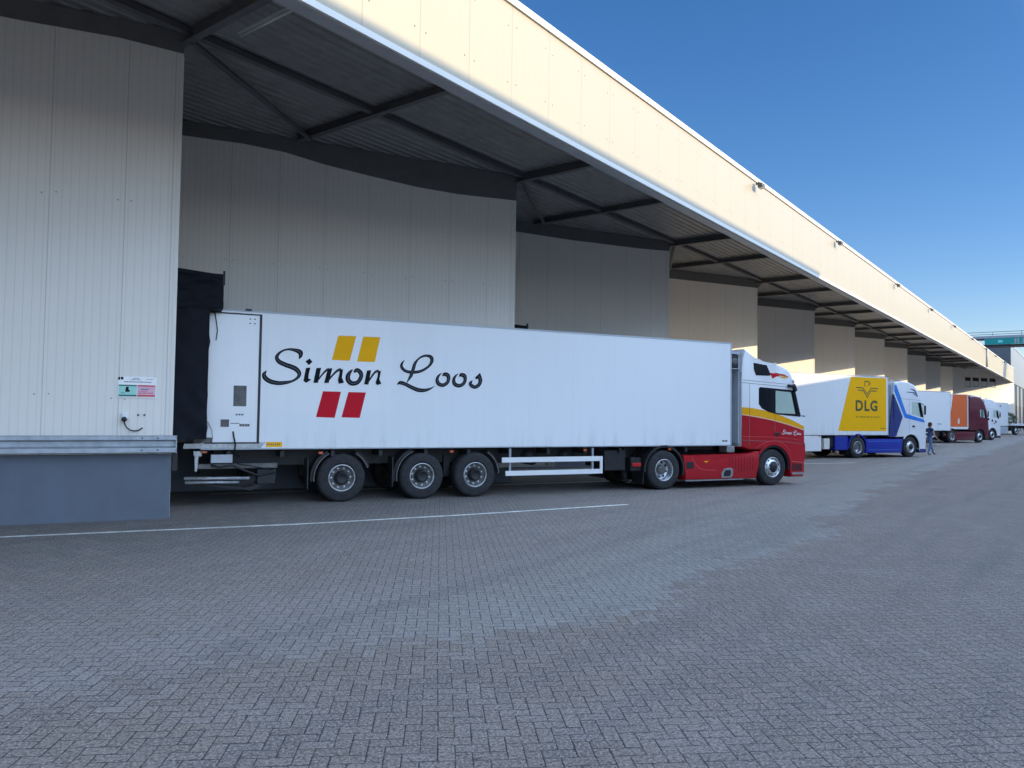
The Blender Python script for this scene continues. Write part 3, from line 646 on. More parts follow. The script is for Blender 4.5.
for c_,pts in MARKS:
    m=MB(); m.poly([abs2(*p) for p in pts],-.0035); o=m.build('slanted_block',M['markyellow' if c_=='y' else 'markred'],tr,recalc=False); o['label']='yellow slanted block above the lettering' if c_=='y' else 'red slanted block below the lettering'
m=MB(); m.box(.10,1.06,-.016,.01,1.30,3.90,.004); sd=m.build('side_door',M['white'],tr)
m=MB(); m.box(1.062,1.11,-.022,.0,1.27,3.93); m.box(.08,1.06,-.022,.0,3.905,3.93); m.box(.06,1.06,-.022,.0,1.27,1.297); m.build('door_seal',M['black'],sd)
m=MB(); m.box(.59,.84,-.020,-.015,2.03,2.45)
for i in range(11): m.box(.60,.83,-.026,-.020,2.05+i*.036,2.066+i*.036)
m.build('vent_grille',M['steel'],sd)
m=MB(); m.box(.36,.52,-.020,-.015,1.61,1.76)
for i in range(4): m.box(.37,.51,-.025,-.020,1.62+i*.036,1.64+i*.036)
m.build('vent_grille',M['steel'],sd)
m=MB()
for i in range(3): m.box(.64+i*.055,.68+i*.055,-.019,-.016,1.845,1.875)
for i in range(4): m.box(.72+i*.05,.765+i*.05,-.019,-.016,1.62,1.67)
m.box(.55,.72,-.018,-.016,1.675,1.69); m.build('small_print',M['steel'],sd)
m=MB()
for dx in (0,.09):
    for dz in (0,.09): m.box(.86+dx,.89+dx,-.022,-.015,3.72+dz,3.745+dz)
m.build('hinge_bolts',M['steel'],sd)
m=MB(); m.box(.78,.90,-.02,.03,3.99,4.03,.006); m.build('roof_lamp',M['black'],tr)
m=MB(); m.tube([(.60,-.03,1.52),(.62,-.04,1.40),(.65,-.05,1.26),(.64,-.02,1.10),(.75,.1,1.0)],.016,8); m.build('hanging_cable',M['black'],sd)
m=MB(); m.tube([(.19,-.02,3.93),(.22,-.05,3.75),(.25,-.05,3.55),(.23,-.05,3.35)],.010,6); m.build('strap',M['tarp'],sd)
m=MB(); m.tube([(.02,-.02,1.75),(.12,-.03,1.70),(.20,-.03,1.55),(.22,-.03,1.36)],.006,6); m.build('thin_wire',M['steel'],sd)
m=MB(); m.prism([(-.32,1.175),(1.15,1.175),(1.24,1.30),(-.30,1.27)],-.012,.05); m.build('sill_plate',M['rimpaint'],tr)
m=MB(); m.box(-.14,.22,-.02,.06,1.29,1.40,.01); m.build('buffer_block',M['steel'],tr)
m=MB(); m.box(1.25,1.57,-.008,-.002,1.20,1.30); yp=m.build('yellow_plate',M['dlgyellow'],tr)
m=MB(); rg=random.Random(4); x=1.275
while x<1.54: m.box(x,x+.02,-.0095,-.008,1.235,1.27); x+=.038
m.build('plate_lettering',M['steel'],yp)
m=MB(); m.box(13.38,13.46,-.006,-.002,1.26,1.30); m.box(13.28,13.36,-.006,-.002,1.26,1.30); m.build('corner_plate',M['steel'],tr)
# tail lift folded under the rear
m=MB(); m.box(-.07,1.5,.06,.16,.76,.86,.01); tl=m.build('tail_lift',M['steel'],tr)
m=MB(); m.box(-.12,.02,.0,.12,1.04,1.12); m.box(-.1,.03,.02,.1,1.02,1.045); m.build('lift_bracket',M['rimpaint'],tl)
m=MB(); m.prism([(-.10,1.03),(-.03,1.03),(-.05,.72),(-.09,.72)],.03,.09); m.build('lift_post',M['rimpaint'],tl)
m=MB(); m.box(.20,.61,.01,.05,.88,1.05,.008); m.build('rear_number_box',M['greyclad'],tl)
for z_,x0,x1,r_ in ((.58,-.28,.95,.035),(.50,-.26,.75,.03)):
    m=MB(); m.tube([(x0,.05,z_),(x1,.06,z_-.02)],r_,10); m.build('lift_cylinder',M['rimpaint'],tl)
m=MB(); m.prism([(-.18,.60),(.9,.55),(1.5,.72),(1.5,.60),(.9,.42),(-.1,.44)],.25,.33); m.prism([(-.1,.46),(1.0,.30),(1.35,.46),(1.3,.50),(.9,.36),(-.1,.50)],.12,.2); m.box(1.1,1.48,.1,.5,.42,.74,.02); m.build('lift_arm',M['frame'],tl)
m=MB(); m.tube([(.2,.02,.84),(.35,-.0,.80),(.6,-.0,.84),(.85,.02,.72),(1.1,.05,.62),(1.45,.1,.66)],.022,8); m.tube([(.7,.02,.86),(1.05,.0,.80),(1.4,.05,.72)],.012,6); m.build('hydraulic_hose',M['black'],tl)
m=MB(); m.box(.0,.12,-.0,.02,1.085,1.12); m.build('marker_lamp',M['orange_lamp'],tl)
m=MB(); m.box(.1,1.5,2.1,2.3,.45,.8); m.box(.9,1.0,.3,2.2,.46,.56); m.build('lift_cross_beam',M['frame'],tl)

# other trailers
t2=trailer('semi_trailer',(19.25,25.6,0),'white box trailer with a golden yellow panel lettered DLG',guard=False)
m=MB(); m.poly([(10.99,3.92),(13.45,3.92),(13.45,1.31),(10.13,1.31)],-.004); m.build('yellow_panel',M['dlgyellow'],t2,recalc=False)
def text_mesh(body,size,mat,par,x,z,y,name='lettering',bold=.0,xs=1.0,sp=1.0):
    cu=bpy.data.curves.new('t','FONT'); cu.body=body; cu.size=size; cu.offset=bold; cu.space_character=sp; cu.resolution_u=4
    o=bpy.data.objects.new('t',cu); col.objects.link(o); bpy.context.view_layer.update()
    me=bpy.data.meshes.new_from_object(o.evaluated_get(bpy.context.evaluated_depsgraph_get())); bpy.data.objects.remove(o)
    xmin=min(v.co.x for v in me.vertices)
    for v in me.vertices: v.co=Vector(((v.co.x-xmin)*xs,0,v.co.y))
    me.materials.clear(); me.materials.append(mat); o=bpy.data.objects.new(name,me); col.objects.link(o); o.parent=par; o.location=(x,y,z); return o
text_mesh('DLG',.70,M['olive'],t2,11.30,2.30,-.008,bold=.022,sp=1.16,xs=1.05)
m=MB(); T=.022
def ln(pts,w=.045):
    for a,b_ in zip(pts,pts[1:]):
        dx,dz=b_[0]-a[0],b_[1]-a[1]; l=math.hypot(dx,dz); nx,nz=-dz/l*w/2,dx/l*w/2; ex,ez=dx/l*w*.4,dz/l*w*.4
        m.poly([(a[0]+nx-ex,a[1]+nz-ez),(b_[0]+nx+ex,b_[1]+nz+ez),(b_[0]-nx+ex,b_[1]-nz+ez),(a[0]-nx-ex,a[1]-nz-ez)],-.0075-len(m.bm.faces)*.00005)
cx_=12.10
ln([(cx_-.76,3.42),(cx_-.30,3.40),(cx_,3.10),(cx_+.26,3.40),(cx_+.76,3.40)]); ln([(cx_-.62,3.29),(cx_-.28,3.28),(cx_,2.94),(cx_+.25,3.27),(cx_+.65,3.27)])
ln([(cx_-.16,3.50),(cx_-.16,3.72),(cx_+.06,3.74),(cx_+.20,3.62),(cx_+.06,3.52)])
m.build('bird_emblem',M['olive'],t2,recalc=False)
m=MB(); rg=random.Random(12); x=11.32
while x<12.95:
    w_=rg.uniform(.03,.07); m.poly([(x,1.96),(x+w_,1.96),(x+w_,2.03),(x,2.03)],-.008); x+=w_+(.03 if rg.random()>.25 else .09)
m.poly([(13.0,1.42),(13.35,1.42),(13.35,1.46),(13.0,1.46)],-.008); m.build('small_print',M['ochre'] if 'ochre' in M else pbr('ochre_ink',(.35,.20,.01),.5),t2,recalc=False)
m=MB(); m.box(7.2,9.02,.0,.5,.36,1.08,.015); m.build('pallet_locker',M['whitepaint'],t2); m=MB(); m.box(9.25,9.62,.05,.3,.45,.95,.01); m.build('side_box',M['cream'],t2)
t3=trailer('semi_trailer',(37.35,34.71,0),'uncoupled plain white trailer parked just before the orange one',z1=3.86)
m=MB(); m.box(12.2,12.6,-.006,-.002,1.55,1.60); m.build('small_print',M['signblue'],t3)
t4=trailer('semi_trailer',(46.35,39.34,0),'trailer with a bright orange side behind the burgundy tractor',z1=3.93)
m=MB(); m.poly([(11.70,3.89),(13.50,3.89),(13.50,1.30),(11.25,1.30),(11.28,2.0),(11.55,3.0)],-.004); m.build('orange_panel',M['orange'],t4,recalc=False)
m=MB(); m.poly([(11.0,3.89),(11.45,3.89),(11.35,3.2),(11.0,2.4)],-.004); m.build('red_flash',M['markred'],t4,recalc=False)
m=MB(); m.poly([(12.3,1.55),(12.5,1.55),(12.52,1.9),(12.4,2.05),(12.28,1.8)],-.008); m.build('pale_emblem',M['cream'],t4,recalc=False)
t5=trailer('semi_trailer',(55.3,43.98,0),'white trailer mostly hidden behind the burgundy truck, coupled to the farther white tractor')
t6=trailer('semi_trailer',(82.35,57.87,0),'farthest white box trailer with a tiny dark mark near its top edge')
m=MB(); m.poly([(11.9,3.5),(12.3,3.5),(12.1,3.75)],-.004); m.build('dark_mark',M['signblue'],t6,recalc=False)
m=MB(); m.box(11.9,13.55,-.02,.5,.22,1.05,.01); m.build('pallet_locker',M['greyclad'],t6)
# far low flatbed
t=empty('flatbed_truck',(96.6,57.87,0),0,'low white flatbed truck in front of the farthest white box trailer','flatbed truck')
m=MB(); m.box(0,7,0,2.5,1.16,1.40,.02); m.build('load_deck',M['whitepaint'],t)
m=MB(); m.box(-.4,9.0,.8,.95,.8,1.15); m.box(-.4,9.0,1.6,1.75,.8,1.15); m.box(.1,.3,.1,2.4,.5,1.15); m.build('chassis',M['frame'],t)
m=MB(); m.prism([(7.2,.5),(7.2,2.7),(8.6,2.7),(9.1,1.6),(9.2,.5)],.05,2.45,.08); m.build('cab',M['whitepaint'],t,angle=40)
m=MB(); m.prism([(7.9,1.7),(7.9,2.45),(8.5,2.45),(8.85,1.7)],.03,.05); m.build('side_window',M['darkglass'],t)
for x in (1.0,8.2): wheel('steer',t,x,.02,2.5)
# ================================================================== TRACTORS
def glaze(par,pts,y,mat='glass',name='side_window'): 
    m=MB(); m.prism(pts,y,y+.006); return m.build(name,M[mat],par)
def tractor(c):
    t=empty('tractor_unit',c['loc'],0,c['label'],'truck'); Wd=2.5
    ax,dx=c['steer'],c['drive']; fr=c['profile']; body=fr+c['under']+arc(ax,.52,.64,-8,128,16)+c['rearlow']
    m=MB(); m.prism(body,0,Wd,.055,3)
    cab=m.build('cab',[c['paint'],M['inner']],t)
    def cutter(pts,y0,y1):
        q=MB(); q.m=1; q.prism(pts,y0,y1); return q.build('cutter',[c['paint'],M['inner']])
    sw=c['win']; zl=min(p[1] for p in sw); zt=max(p[1] for p in sw); xf=max(p[0] for p in sw)
    def off(o): o.location=c['loc']; return o
    A=off(cutter(c['cavity'],.08,Wd-.08)); B=off(cutter(sw,-.5,Wd+.5))
    ws=c['screen']; C=off(cutter(ws,.16,Wd-.16))
    cut(cab,[A,B,C]); 
    me=cab.data
    for p in me.polygons: p.use_smooth=True
    me.set_sharp_from_angle(angle=R(32))
    for y in (.035,Wd-.041): glaze(cab,sw,y)
    m=MB(); n_=c['screenline']; m.prism([n_[0],n_[1],(n_[1][0]-.012,n_[1][1]),(n_[0][0]-.012,n_[0][1])],.14,Wd-.14); m.build('windscreen',M['glass'],cab)
    for y0,y1 in ((-.006,.004),(Wd-.004,Wd+.006)):
        if c.get('quarter'): m=MB(); m.prism(c['quarter'],y0,y1); m.build('window_surround',M['darkglass'],cab)
        for g in c.get('trims',[]): m=MB(); m.prism(g[0],y0*1.4 if y0<0 else y0,y1 if y0<0 else Wd+.008); m.build(g[1],M[g[2]] if isinstance(g[2],str) else g[2],cab)
    # interior
    for y in (.35,1.6):
        m=MB(); m.box(1.05,1.5,y,y+.52,1.35,1.5,.04); m.prism([(1.0,1.45),(1.15,1.45),(1.05,2.15),(.92,2.15)],y+.02,y+.5,.03); m.prism([(.92,2.18),(1.03,2.18),(1.0,2.42),(.9,2.42)],y+.13,y+.39,.03); m.build('seat',M['seat'],cab)
    m=MB(); m.tube([(1.78+.1*sin(a_/8*pi),1.86+.21*cos(a_/8*2*pi),1.82+.2*sin(a_/8*2*pi)) for a_ in range(9)],.018,6); m.build('steering_wheel',M['black'],cab)
    m=MB(); m.prism([(1.85,1.32),(c['dash'],1.32),(c['dash'],1.9),(1.9,1.85)],.12,Wd-.12); m.build('dashboard',M['seat'],cab)
    # seams
    m=MB()
    for a,b_ in c.get('seams',[]):
        dx_,dz_=b_[0]-a[0],b_[1]-a[1]; l=math.hypot(dx_,dz_); nx,nz=-dz_/l*.006,dx_/l*.006
        m.poly([(a[0]+nx,a[1]+nz),(b_[0]+nx,b_[1]+nz),(b_[0]-nx,b_[1]-nz),(a[0]-nx,a[1]-nz)],-.0015)
    if c.get('seams'): m.build('panel_gap',M['flash'],cab,recalc=False)
    m=MB(); hx,hz=c['handle']; m.box(hx-.09,hx+.09,-.02,-.001,hz-.045,hz+.045,.008); m.build('door_handle',M['black'],cab)
    # arch lining and lip
    m=MB(); m.prism(arc(ax,.52,.655,-6,150)+arc(ax,.52,.575,150,-6),.02,.50); m.build('wheel_arch',M['frame'],t,angle=35)
    m=MB(); m.prism(arc(ax,.52,.70,0,142)+arc(ax,.52,.635,142,0),-.012,.03); m.build('arch_lip',c.get('lip',c['paint']),t,angle=35)
    m=MB(); m.prism(arc(ax,.52,.655,-6,150)+arc(ax,.52,.575,150,-6),Wd-.50,Wd-.02); m.build('wheel_arch',M['frame'],t,angle=35)
    # chassis and rear
    m=MB()
    for y in (.82,1.56): m.box(dx-.95,2.1,y,y+.12,.72,.98)
    m.box(dx-.9,dx-.8,.8,1.7,.6,.98); m.box(dx-.25,dx+.7,.75,1.75,.98,1.05); m.tube([(dx,.4,.52),(dx,2.1,.52)],.13,12); m.tube([(ax,.3,.5),(ax,2.2,.5)],.06,10); m.build('chassis',M['frame'],t)
    m=MB(); m.prismz([(dx-.5,.85),(dx+.35,.8),(dx+.35,1.7),(dx-.5,1.65)],1.055,1.10); m.build('fifth_wheel',M['steel'],t)
    wheel('steer',t,ax,.03,Wd); wheel('drive',t,dx,.0,Wd)
    fm=c.get('fender',M['frame'])
    for y0,y1 in ((-.005,.60),(Wd-.60,Wd+.005)): fender(t,dx,.60,.655,-14,184,y0,y1,fm,'drive_mudguard')
    for y in (.03,1.95):
        m=MB(); m.box(dx-.665,dx-.64,y,y+.52,.16,.60); m.build('mud_flap',M['black'],t)
    m=MB(); m.box(dx-.98,dx-.70,.05,.10,.62,.72,.01); m.build('rear_lamp',M['redlamp'],t)
    m=MB(); m.box(dx-.98,dx-.70,2.40,2.45,.62,.72,.01); m.build('rear_lamp',M['redlamp'],t)
    m=MB(); m.box(dx-1.0,dx-.68,.1,.7,.5,.85,.02); m.box(dx-1.0,dx-.68,1.8,2.4,.5,.85,.02); m.build('rear_box',M['frame'],t)
    for s_,(y0,y1) in enumerate(((.0,.42),(Wd-.42,Wd))):
        m=MB(); m.prism(c['skirt'],y0,y1,.03,2); sk=m.build('side_skirt',c['skirtmat'],t,angle=35)
        if s_==0: c['skirtfn'](sk) if c.get('skirtfn') else None
    m=MB(); m.prism([(-.004,1.2),(-.004,3.62),(-.05,3.62),(-.05,1.2)],.07,Wd-.07); m.build('cab_back',M['greyclad'],t)
    m=MB(); m.box(-.30,-.08,.5,.75,1.0,1.5,.03); m.tube([(-.25,1.0,1.4),(-.6,1.0,1.2),(-1.0,1.1,1.15)],.03,8); m.tube([(-.25,1.15,1.5),(-.55,1.15,1.25),(-1.0,1.15,1.15)],.025,8); m.build('air_lines',M['frame'],t)
    # front face
    F_=c['front']; m=MB(); m.box(F_+.002,F_+.02,.35,Wd-.35,.75,1.55)
    for i in range(6): m.box(F_+.02,F_+.035,.37,Wd-.37,.79+i*.13,.84+i*.13)
    m.build('radiator_grille',M['black'],t)
    for y in (.12,Wd-.52): m=MB(); m.box(F_-.03,F_+.012,y,y+.40,.55,.70,.02); m.build('headlight',M['lens'],t)
    if c.get('extra'): c['extra'](t,cab)
    return t
# paint of the near tractor: white over a yellow band over red
def banded():
    m,n,b,oc=newmat('white_yellow_red_paint'); x,y,z=n.xyz(oc)
    def quad(c0,c1,c2): return n.m('ADD',n.m('ADD',n.m('MULTIPLY',x,c1),n.m('MULTIPLY',n.m('MULTIPLY',x,x),c2)),c0)
    yu=quad(2.22,-.0259,-.0824); yl=quad(2.01,-.0774,-.0426)
    a=n.m('GREATER_THAN',z,yu); b2=n.m('GREATER_THAN',z,yl); edge=n.m('LESS_THAN',n.m('ABSOLUTE',n.m('SUBTRACT',z,yl)),.010)
    f=n.noise(oc,2,3)
    red=n.mix(f,(.40,.006,.013),(.44,.007,.016)); cc=n.mix(b2,red,(.84,.38,.002)); cc=n.mix(edge,cc,(.78,.60,.45)); cc=n.mix(a,cc,(.80,.80,.79)); cc=n.mix(n.m('LESS_THAN',x,.02),cc,(.50,.52,.54))
    n.link(cc,b.inputs['Base Color']); b.inputs['Roughness'].default_value=.33; b.inputs['Coat Weight'].default_value=.15; b.inputs['Coat Roughness'].default_value=.05; return m
def skirt1(sk):
    m=MB()
    for i in range(9): x=-.42+i*.105; m.box(x,x+.018,-.004,.0,.42 if i>2 else .5,.84)
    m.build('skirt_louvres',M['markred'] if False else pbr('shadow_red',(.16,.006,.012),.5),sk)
    m=MB(); m.ribbon([(-1.72,.84,.03),(-1.60,.66,.03),(-1.42,.53,.03),(-1.15,.49,.025),(-.9,.49,.02)],-.005); m.build('skirt_highlight',pbr('red_groove_highlight',(.55,.05,.06),.3),sk,recalc=False)  # lit edge of the skirt groove painted as a paler ribbon
    m=MB(); m.prism([(-.70,.27),(-.36,.27),(-.30,.36),(-.30,.50),(-.40,.54),(-.60,.52),(-.70,.40)],-.012,-.001,.003); m.build('exhaust_surround',M['rimpaint'],sk)
    m=MB(); m.prism([(-.62,.31),(-.42,.31),(-.38,.38),(-.40,.48),(-.56,.48),(-.62,.40)],-.020,-.0125); m.build('exhaust_opening',M['black'],sk)
    m=MB(); m.box(-1.90,-1.66,-.008,.0,.54,.72,.003); m.build('skirt_recess',M['frame'],sk)
    m=MB(); m.box(-1.9,.1,.02,.3,.20,.235); m.build('lower_lip',M['rimpaint'],sk)
    m=MB(); m.poly([(-1.33,.735),(-1.14,.735),(-1.20,.71),(-1.235,.69),(-1.27,.71)],-.005); m.build('gold_crest',M['dlgyellow'],sk,recalc=False)
def extra1(t,cab):
    k=.78/5.2
    script_text(cab,'script_lettering',M['whitepaint'],lambda x,z:(1.52+(x-1.97)*.148,1.50+(z-2.7)*.17-(x-1.97)*.006),-.008,.2)
    # flame stripe on the roof side
    m=MB(); m.poly([(1.02,3.22),(1.30,3.20),(1.48,3.13),(1.30,3.12),(1.16,3.05),(1.10,3.13)],-.004); m.build('flame_graphic',M['markred'],cab,recalc=False)
    m=MB(); m.poly([(1.20,3.235),(1.60,3.19),(1.78,3.12),(1.50,3.145),(1.34,3.185)],-.006); m.build('flame_graphic',M['orange_lamp'],cab,recalc=False)
    m=MB(); m.poly([(1.55,3.135),(1.80,3.105),(1.62,3.08),(1.40,3.085)],-.005); m.build('flame_graphic',M['markyellow'],cab,recalc=False)
    # air intake at the back of the roof fairing
    m=MB(); m.box(-.34,-.05,.04,.36,3.28,3.72,.07); m.build('air_intake',M['black'],t)
    m=MB(); m.lathe([(.0,-.012),(.09,-.01),(.12,.01),(.13,.05)],(-.19,.045,3.50),18); m.build('intake_ring',M['steel'],t)
    m=MB(); m.box(-.42,-.03,.02,2.48,3.70,3.76); m.prism([(-.42,3.28),(-.02,3.28),(-.02,3.30),(-.42,3.30)],.02,2.4); m.build('roof_fairing_collar',M['greyclad'],t)
    for x,z in ((.95,3.50),(1.55,3.42)):
        m=MB(); m.lathe([(0,-.06),(.05,-.04),(.06,.0),(.05,.05),(0,.06)],(x+.02,.35,z+.07),12); m.box(x-.01,x+.05,.3,.4,z-.03,z+.02); m.build('roof_lamp',M['lens'],t)
    m=MB(); m.tube([(1.2,.5,3.49),(1.2,2.0,3.49)],.02,6); m.build('roof_bar',M['alu'],t)
    # camera mirrors, mirror arm, wiper/visor
    for y0,y1 in ((-.10,.10),(2.40,2.60)):
        m=MB(); m.box(1.72,1.98,y0,y1,2.82,2.90,.025); m.prism([(1.86,2.88),(1.96,2.93),(2.06,2.74),(1.98,2.69)],y0+.02,y0+.12,.02); m.build('camera_mirror',M['black'],t)
    m=MB(); m.lathe([(0,-.05),(.05,-.03),(.06,.0),(.05,.04),(0,.05)],(1.955,.02,3.0),10); m.build('marker_lamp',M['lens'],t)
    m=MB(); m.tube([(2.20,.1,2.02),(2.52,.1,1.99)],.018,6); m.tube([(2.28,2.3,2.05),(2.50,2.42,2.50)],.03,6); m.build('mirror_arm',M['black'],t)
    m=MB(); m.box(2.44,2.56,2.36,2.5,2.0,2.2,.02); m.build('front_mirror',M['black'],t)
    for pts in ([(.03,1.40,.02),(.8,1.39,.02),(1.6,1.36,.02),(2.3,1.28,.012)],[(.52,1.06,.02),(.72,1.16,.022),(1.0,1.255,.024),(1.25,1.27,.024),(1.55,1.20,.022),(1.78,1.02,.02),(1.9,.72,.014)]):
        m=MB(); m.ribbon(pts,-.004); m.build('ridge_highlight',pbr('red_ridge_highlight',(.60,.06,.07),.3),cab,recalc=False)  # light on the door and arch ridges, painted as flat pale ribbons
    # step and bumper details
    m=MB(); m.box(1.92,2.36,-.006,.004,.30,.36); m.build('bumper_strip',M['rimpaint'],t)
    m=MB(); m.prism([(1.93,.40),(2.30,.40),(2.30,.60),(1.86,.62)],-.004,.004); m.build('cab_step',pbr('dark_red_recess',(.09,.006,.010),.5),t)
    m=MB(); m.prism([(1.90,.665),(2.36,.63),(2.36,.65),(1.90,.69)],-.008,.004); m.build('bumper_highlight',pbr('red_edge_highlight',(.6,.12,.13),.3),t)  # highlight along the bumper edge, painted as a pale strip
    m=MB(); m.box(-.40,-.12,.12,.45,.95,1.13,.02); m.build('battery_box',M['rimpaint'],t)
    m=MB(); m.box(2.355,2.40,-.0,.25,1.14,1.20); m.build('corner_gap',M['black'],t)
NEAR=dict(loc=(14.8,16.19,0),label='near tractor unit with a white cab top, yellow band and red lower half',
 profile=[(0,1.12),(0,2.95),(.05,3.60),(.10,3.86),(.20,3.84),(.50,3.56),(.83,3.53),(1.23,3.48),(1.55,3.42),(1.75,3.34),(1.90,3.20),(1.97,3.05),(1.99,2.95),(2.06,2.69),(2.29,1.97),(2.39,1.72),(2.42,1.60),(2.42,1.26),(2.37,1.17),(2.38,.80),(2.42,.66),(2.42,.34),(2.36,.23)],
 under=[(1.88,.23),(1.85,.38)],rearlow=[(.62,1.03),(.30,1.03)],steer=1.2,drive=-2.62,paint=banded(),front=2.42,
 cavity=[(.14,1.30),(2.20,1.30),(2.24,1.92),(2.0,2.78),(1.9,2.9),(.14,2.9)],
 win=[(1.27,2.72),(1.95,2.68),(2.14,2.05),(1.37,2.07),(1.27,2.09)],
 screen=[(1.9,2.04),(2.8,2.04),(2.8,2.76),(1.75,2.76)],screenline=[(2.26,2.0),(2.03,2.80)],
 quarter=None,
 trims=[([(.64,2.76),(.68,2.80),(1.98,2.74),(2.03,2.72),(2.25,2.0),(2.22,1.97),(1.37,2.03),(1.0,2.10),(.75,2.20),(.64,2.32)],'window_surround','BLK'),
        ([(.44,3.48),(.93,3.43),(1.08,3.16),(1.02,3.13),(.53,3.13),(.45,3.30)],'roof_side_window','darkglass')],
 dash=2.24,handle=(1.33,1.47),lip=M['red'],
 seams=[((.30,1.15),(.30,2.9)),((.02,2.91),(1.95,2.82)),((0.0,1.30),(.7,1.27)),((.7,1.27),(1.5,1.27)),((1.5,1.27),(2.38,1.17)),((1.25,2.07),(1.25,1.3)),((0.05,2.985),(1.9,2.90))],
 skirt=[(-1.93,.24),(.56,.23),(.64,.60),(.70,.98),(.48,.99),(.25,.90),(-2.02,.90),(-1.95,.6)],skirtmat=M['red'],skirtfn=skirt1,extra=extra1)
def ring_poly(outer,inner):  return outer,inner
def trim_with_hole(par,outer,hole,y0,y1,mat,name):
    """flat surround with the window opening left free"""
    m=MB(); m.prism(outer,y0,y1); o=m.build(name,[mat]); q=MB(); q.prism(hole,y0-.1,y1+.1); h=q.build('cutter',[mat]); cut(o,[h]); o.parent=par; return o
_tr=NEAR['trims']; 
outer=_tr[0][0]; NEAR['trims']=_tr[1:]
T1=tractor(NEAR); cab1=[c for c in T1.children if c.name.startswith('cab') and not c.name.startswith('cab_')][0]
for y0,y1 in ((-.006,.004),(2.496,2.506)): trim_with_hole(cab1,outer,NEAR['win'],y0,y1,M['darkglass'],'window_surround')
# ---- blue and white
def paint_plain(c,name): return pbr(name,c,.3,coat=.5,var=.02)
def extraV(colors):
    def f(t,cab):
        for y0,y1 in ((-.13,.07),(2.43,2.63)):
            ym=y0 if y0<0 else y1-.05; m=MB(); m.box(2.18,2.30,ym,ym+.05,2.15,2.62,.02); m.tube([(2.18,ym+.05,2.66),(2.12,y0+.15,2.72)],.02,6); m.build('side_mirror',M['black'],t)
        for nm,mat,pts in colors:
            m=MB(); m.poly(pts,-.004-.001*(nm=='b')); m.build('cab_stripe',M[mat],cab,recalc=False)
            m=MB(); m.poly(pts,2.504+.001*(nm=='b')); m.build('cab_stripe',M[mat],cab,recalc=False)
        m=MB()
        for i in range(4): m.lathe([(0,-.05),(.06,-.03),(.07,.03),(0,.05)],(1.15+.0*i,.5+.5*i,3.86),10)
        m.tube([(1.15,.4,3.80),(1.15,2.1,3.80)],.025,6); m.build('roof_lamps',M['lens'],t)
        m=MB(); m.box(1.95,2.44,-.01,2.51,.22,.42,.02); m.build('bumper',M[colors[0][1]] if colors else M['frame'],t)
    return f
def gen(loc,label,paint,skm,extra,steer=1.3,drive=-2.5,fender=None,prof=None):
    return dict(loc=loc,label=label,profile=prof or [(0,1.05),(0,3.1),(.08,3.74),(.55,3.82),(1.15,3.78),(1.55,3.66),(1.85,3.40),(2.05,3.08),(2.20,2.60),(2.36,2.0),(2.45,1.6),(2.45,1.0),(2.42,.7),(2.44,.3),(2.38,.22)],
     under=[(2.0,.22),(1.96,.38)],rearlow=[(.70,1.03),(.3,1.0)],steer=steer,drive=drive,paint=paint,front=2.45,
     cavity=[(.14,1.30),(2.28,1.30),(2.26,1.92),(2.05,2.80),(1.9,2.9),(.14,2.9)],
     win=[(1.38,2.78),(2.06,2.76),(2.26,2.00),(1.40,2.16)],screen=[(1.9,2.06),(2.9,2.06),(2.9,2.84),(1.75,2.84)],screenline=[(2.33,2.03),(2.10,2.88)],
     quarter=None,trims=[],dash=2.3,handle=(1.5,1.55),seams=[((1.2,1.1),(1.2,2.9)),((.1,2.95),(2.05,2.88))],
     skirt=[(-1.93,.24),(.62,.23),(.72,.92),(-1.90,.92)],skirtmat=skm,fender=fender,extra=extra)
def skirtB(sk):
    m=MB(); m.box(-1.75,.5,-.004,.0,.80,.82); m.box(-1.75,.5,-.004,.0,.38,.40); m.build('skirt_line',M['sky_blue'],sk)
c=gen((33.2,25.6,0),'white tractor unit with blue diagonal stripes and a royal blue skirt',paint_plain((.78,.79,.80),'white_cab_paint'),M['royal'],
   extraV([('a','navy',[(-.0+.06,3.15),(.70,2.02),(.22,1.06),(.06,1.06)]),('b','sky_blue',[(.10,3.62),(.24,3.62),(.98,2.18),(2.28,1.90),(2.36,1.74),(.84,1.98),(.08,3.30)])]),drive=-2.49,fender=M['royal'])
c['skirtfn']=skirtB
T2=tractor(c)
m=MB(); m.ribbon([(1.0,3.28,.02),(1.5,3.26,.05),(1.75,3.22,.02)],-.005); m.ribbon([(1.25,3.45,.02),(1.6,3.36,.07),(1.80,3.10,.03)],-.0055); m.ribbon([(1.45,3.20,.02),(1.65,3.16,.05),(1.85,3.05,.02)],-.006)
m.build('swallow_graphic',M['navy'],T2,recalc=False)
m=MB(); m.box(-4.0,-3.15,.02,.5,.40,1.05,.02); m.build('rear_side_panel',M['royal'],T2)
for y in (.0,2.46):
    m=MB(); m.prism([(-.30,1.02),(.06,1.02),(.06,3.15),(.0,3.15)],y,y+.04); m.build('side_deflector',M['navy'],T2)
c=gen((60.15,39.34,0),'burgundy tractor unit coupled to the orange trailer',M['burgundy'],M['burgundy'],extraV([]),steer=1.32,drive=-2.2,fender=M['frame'])
c['win']=[(1.35,2.74),(1.95,2.72),(2.15,2.02),(1.36,2.12)]
T3=tractor(c)
m=MB(); m.prism([(.5,3.80),(.5,3.92),(1.5,3.82),(1.7,3.66)],.2,2.3,.03); m.build('roof_deflector',M['whitepaint'],T3)
c=gen((69.3,43.98,0),'white tractor unit with small dark marks on its door, beyond the burgundy one',paint_plain((.78,.79,.80),'plain_white_cab_paint'),M['whitepaint'],extraV([]),steer=1.26,drive=-2.5)
T4=tractor(c)
m=MB()
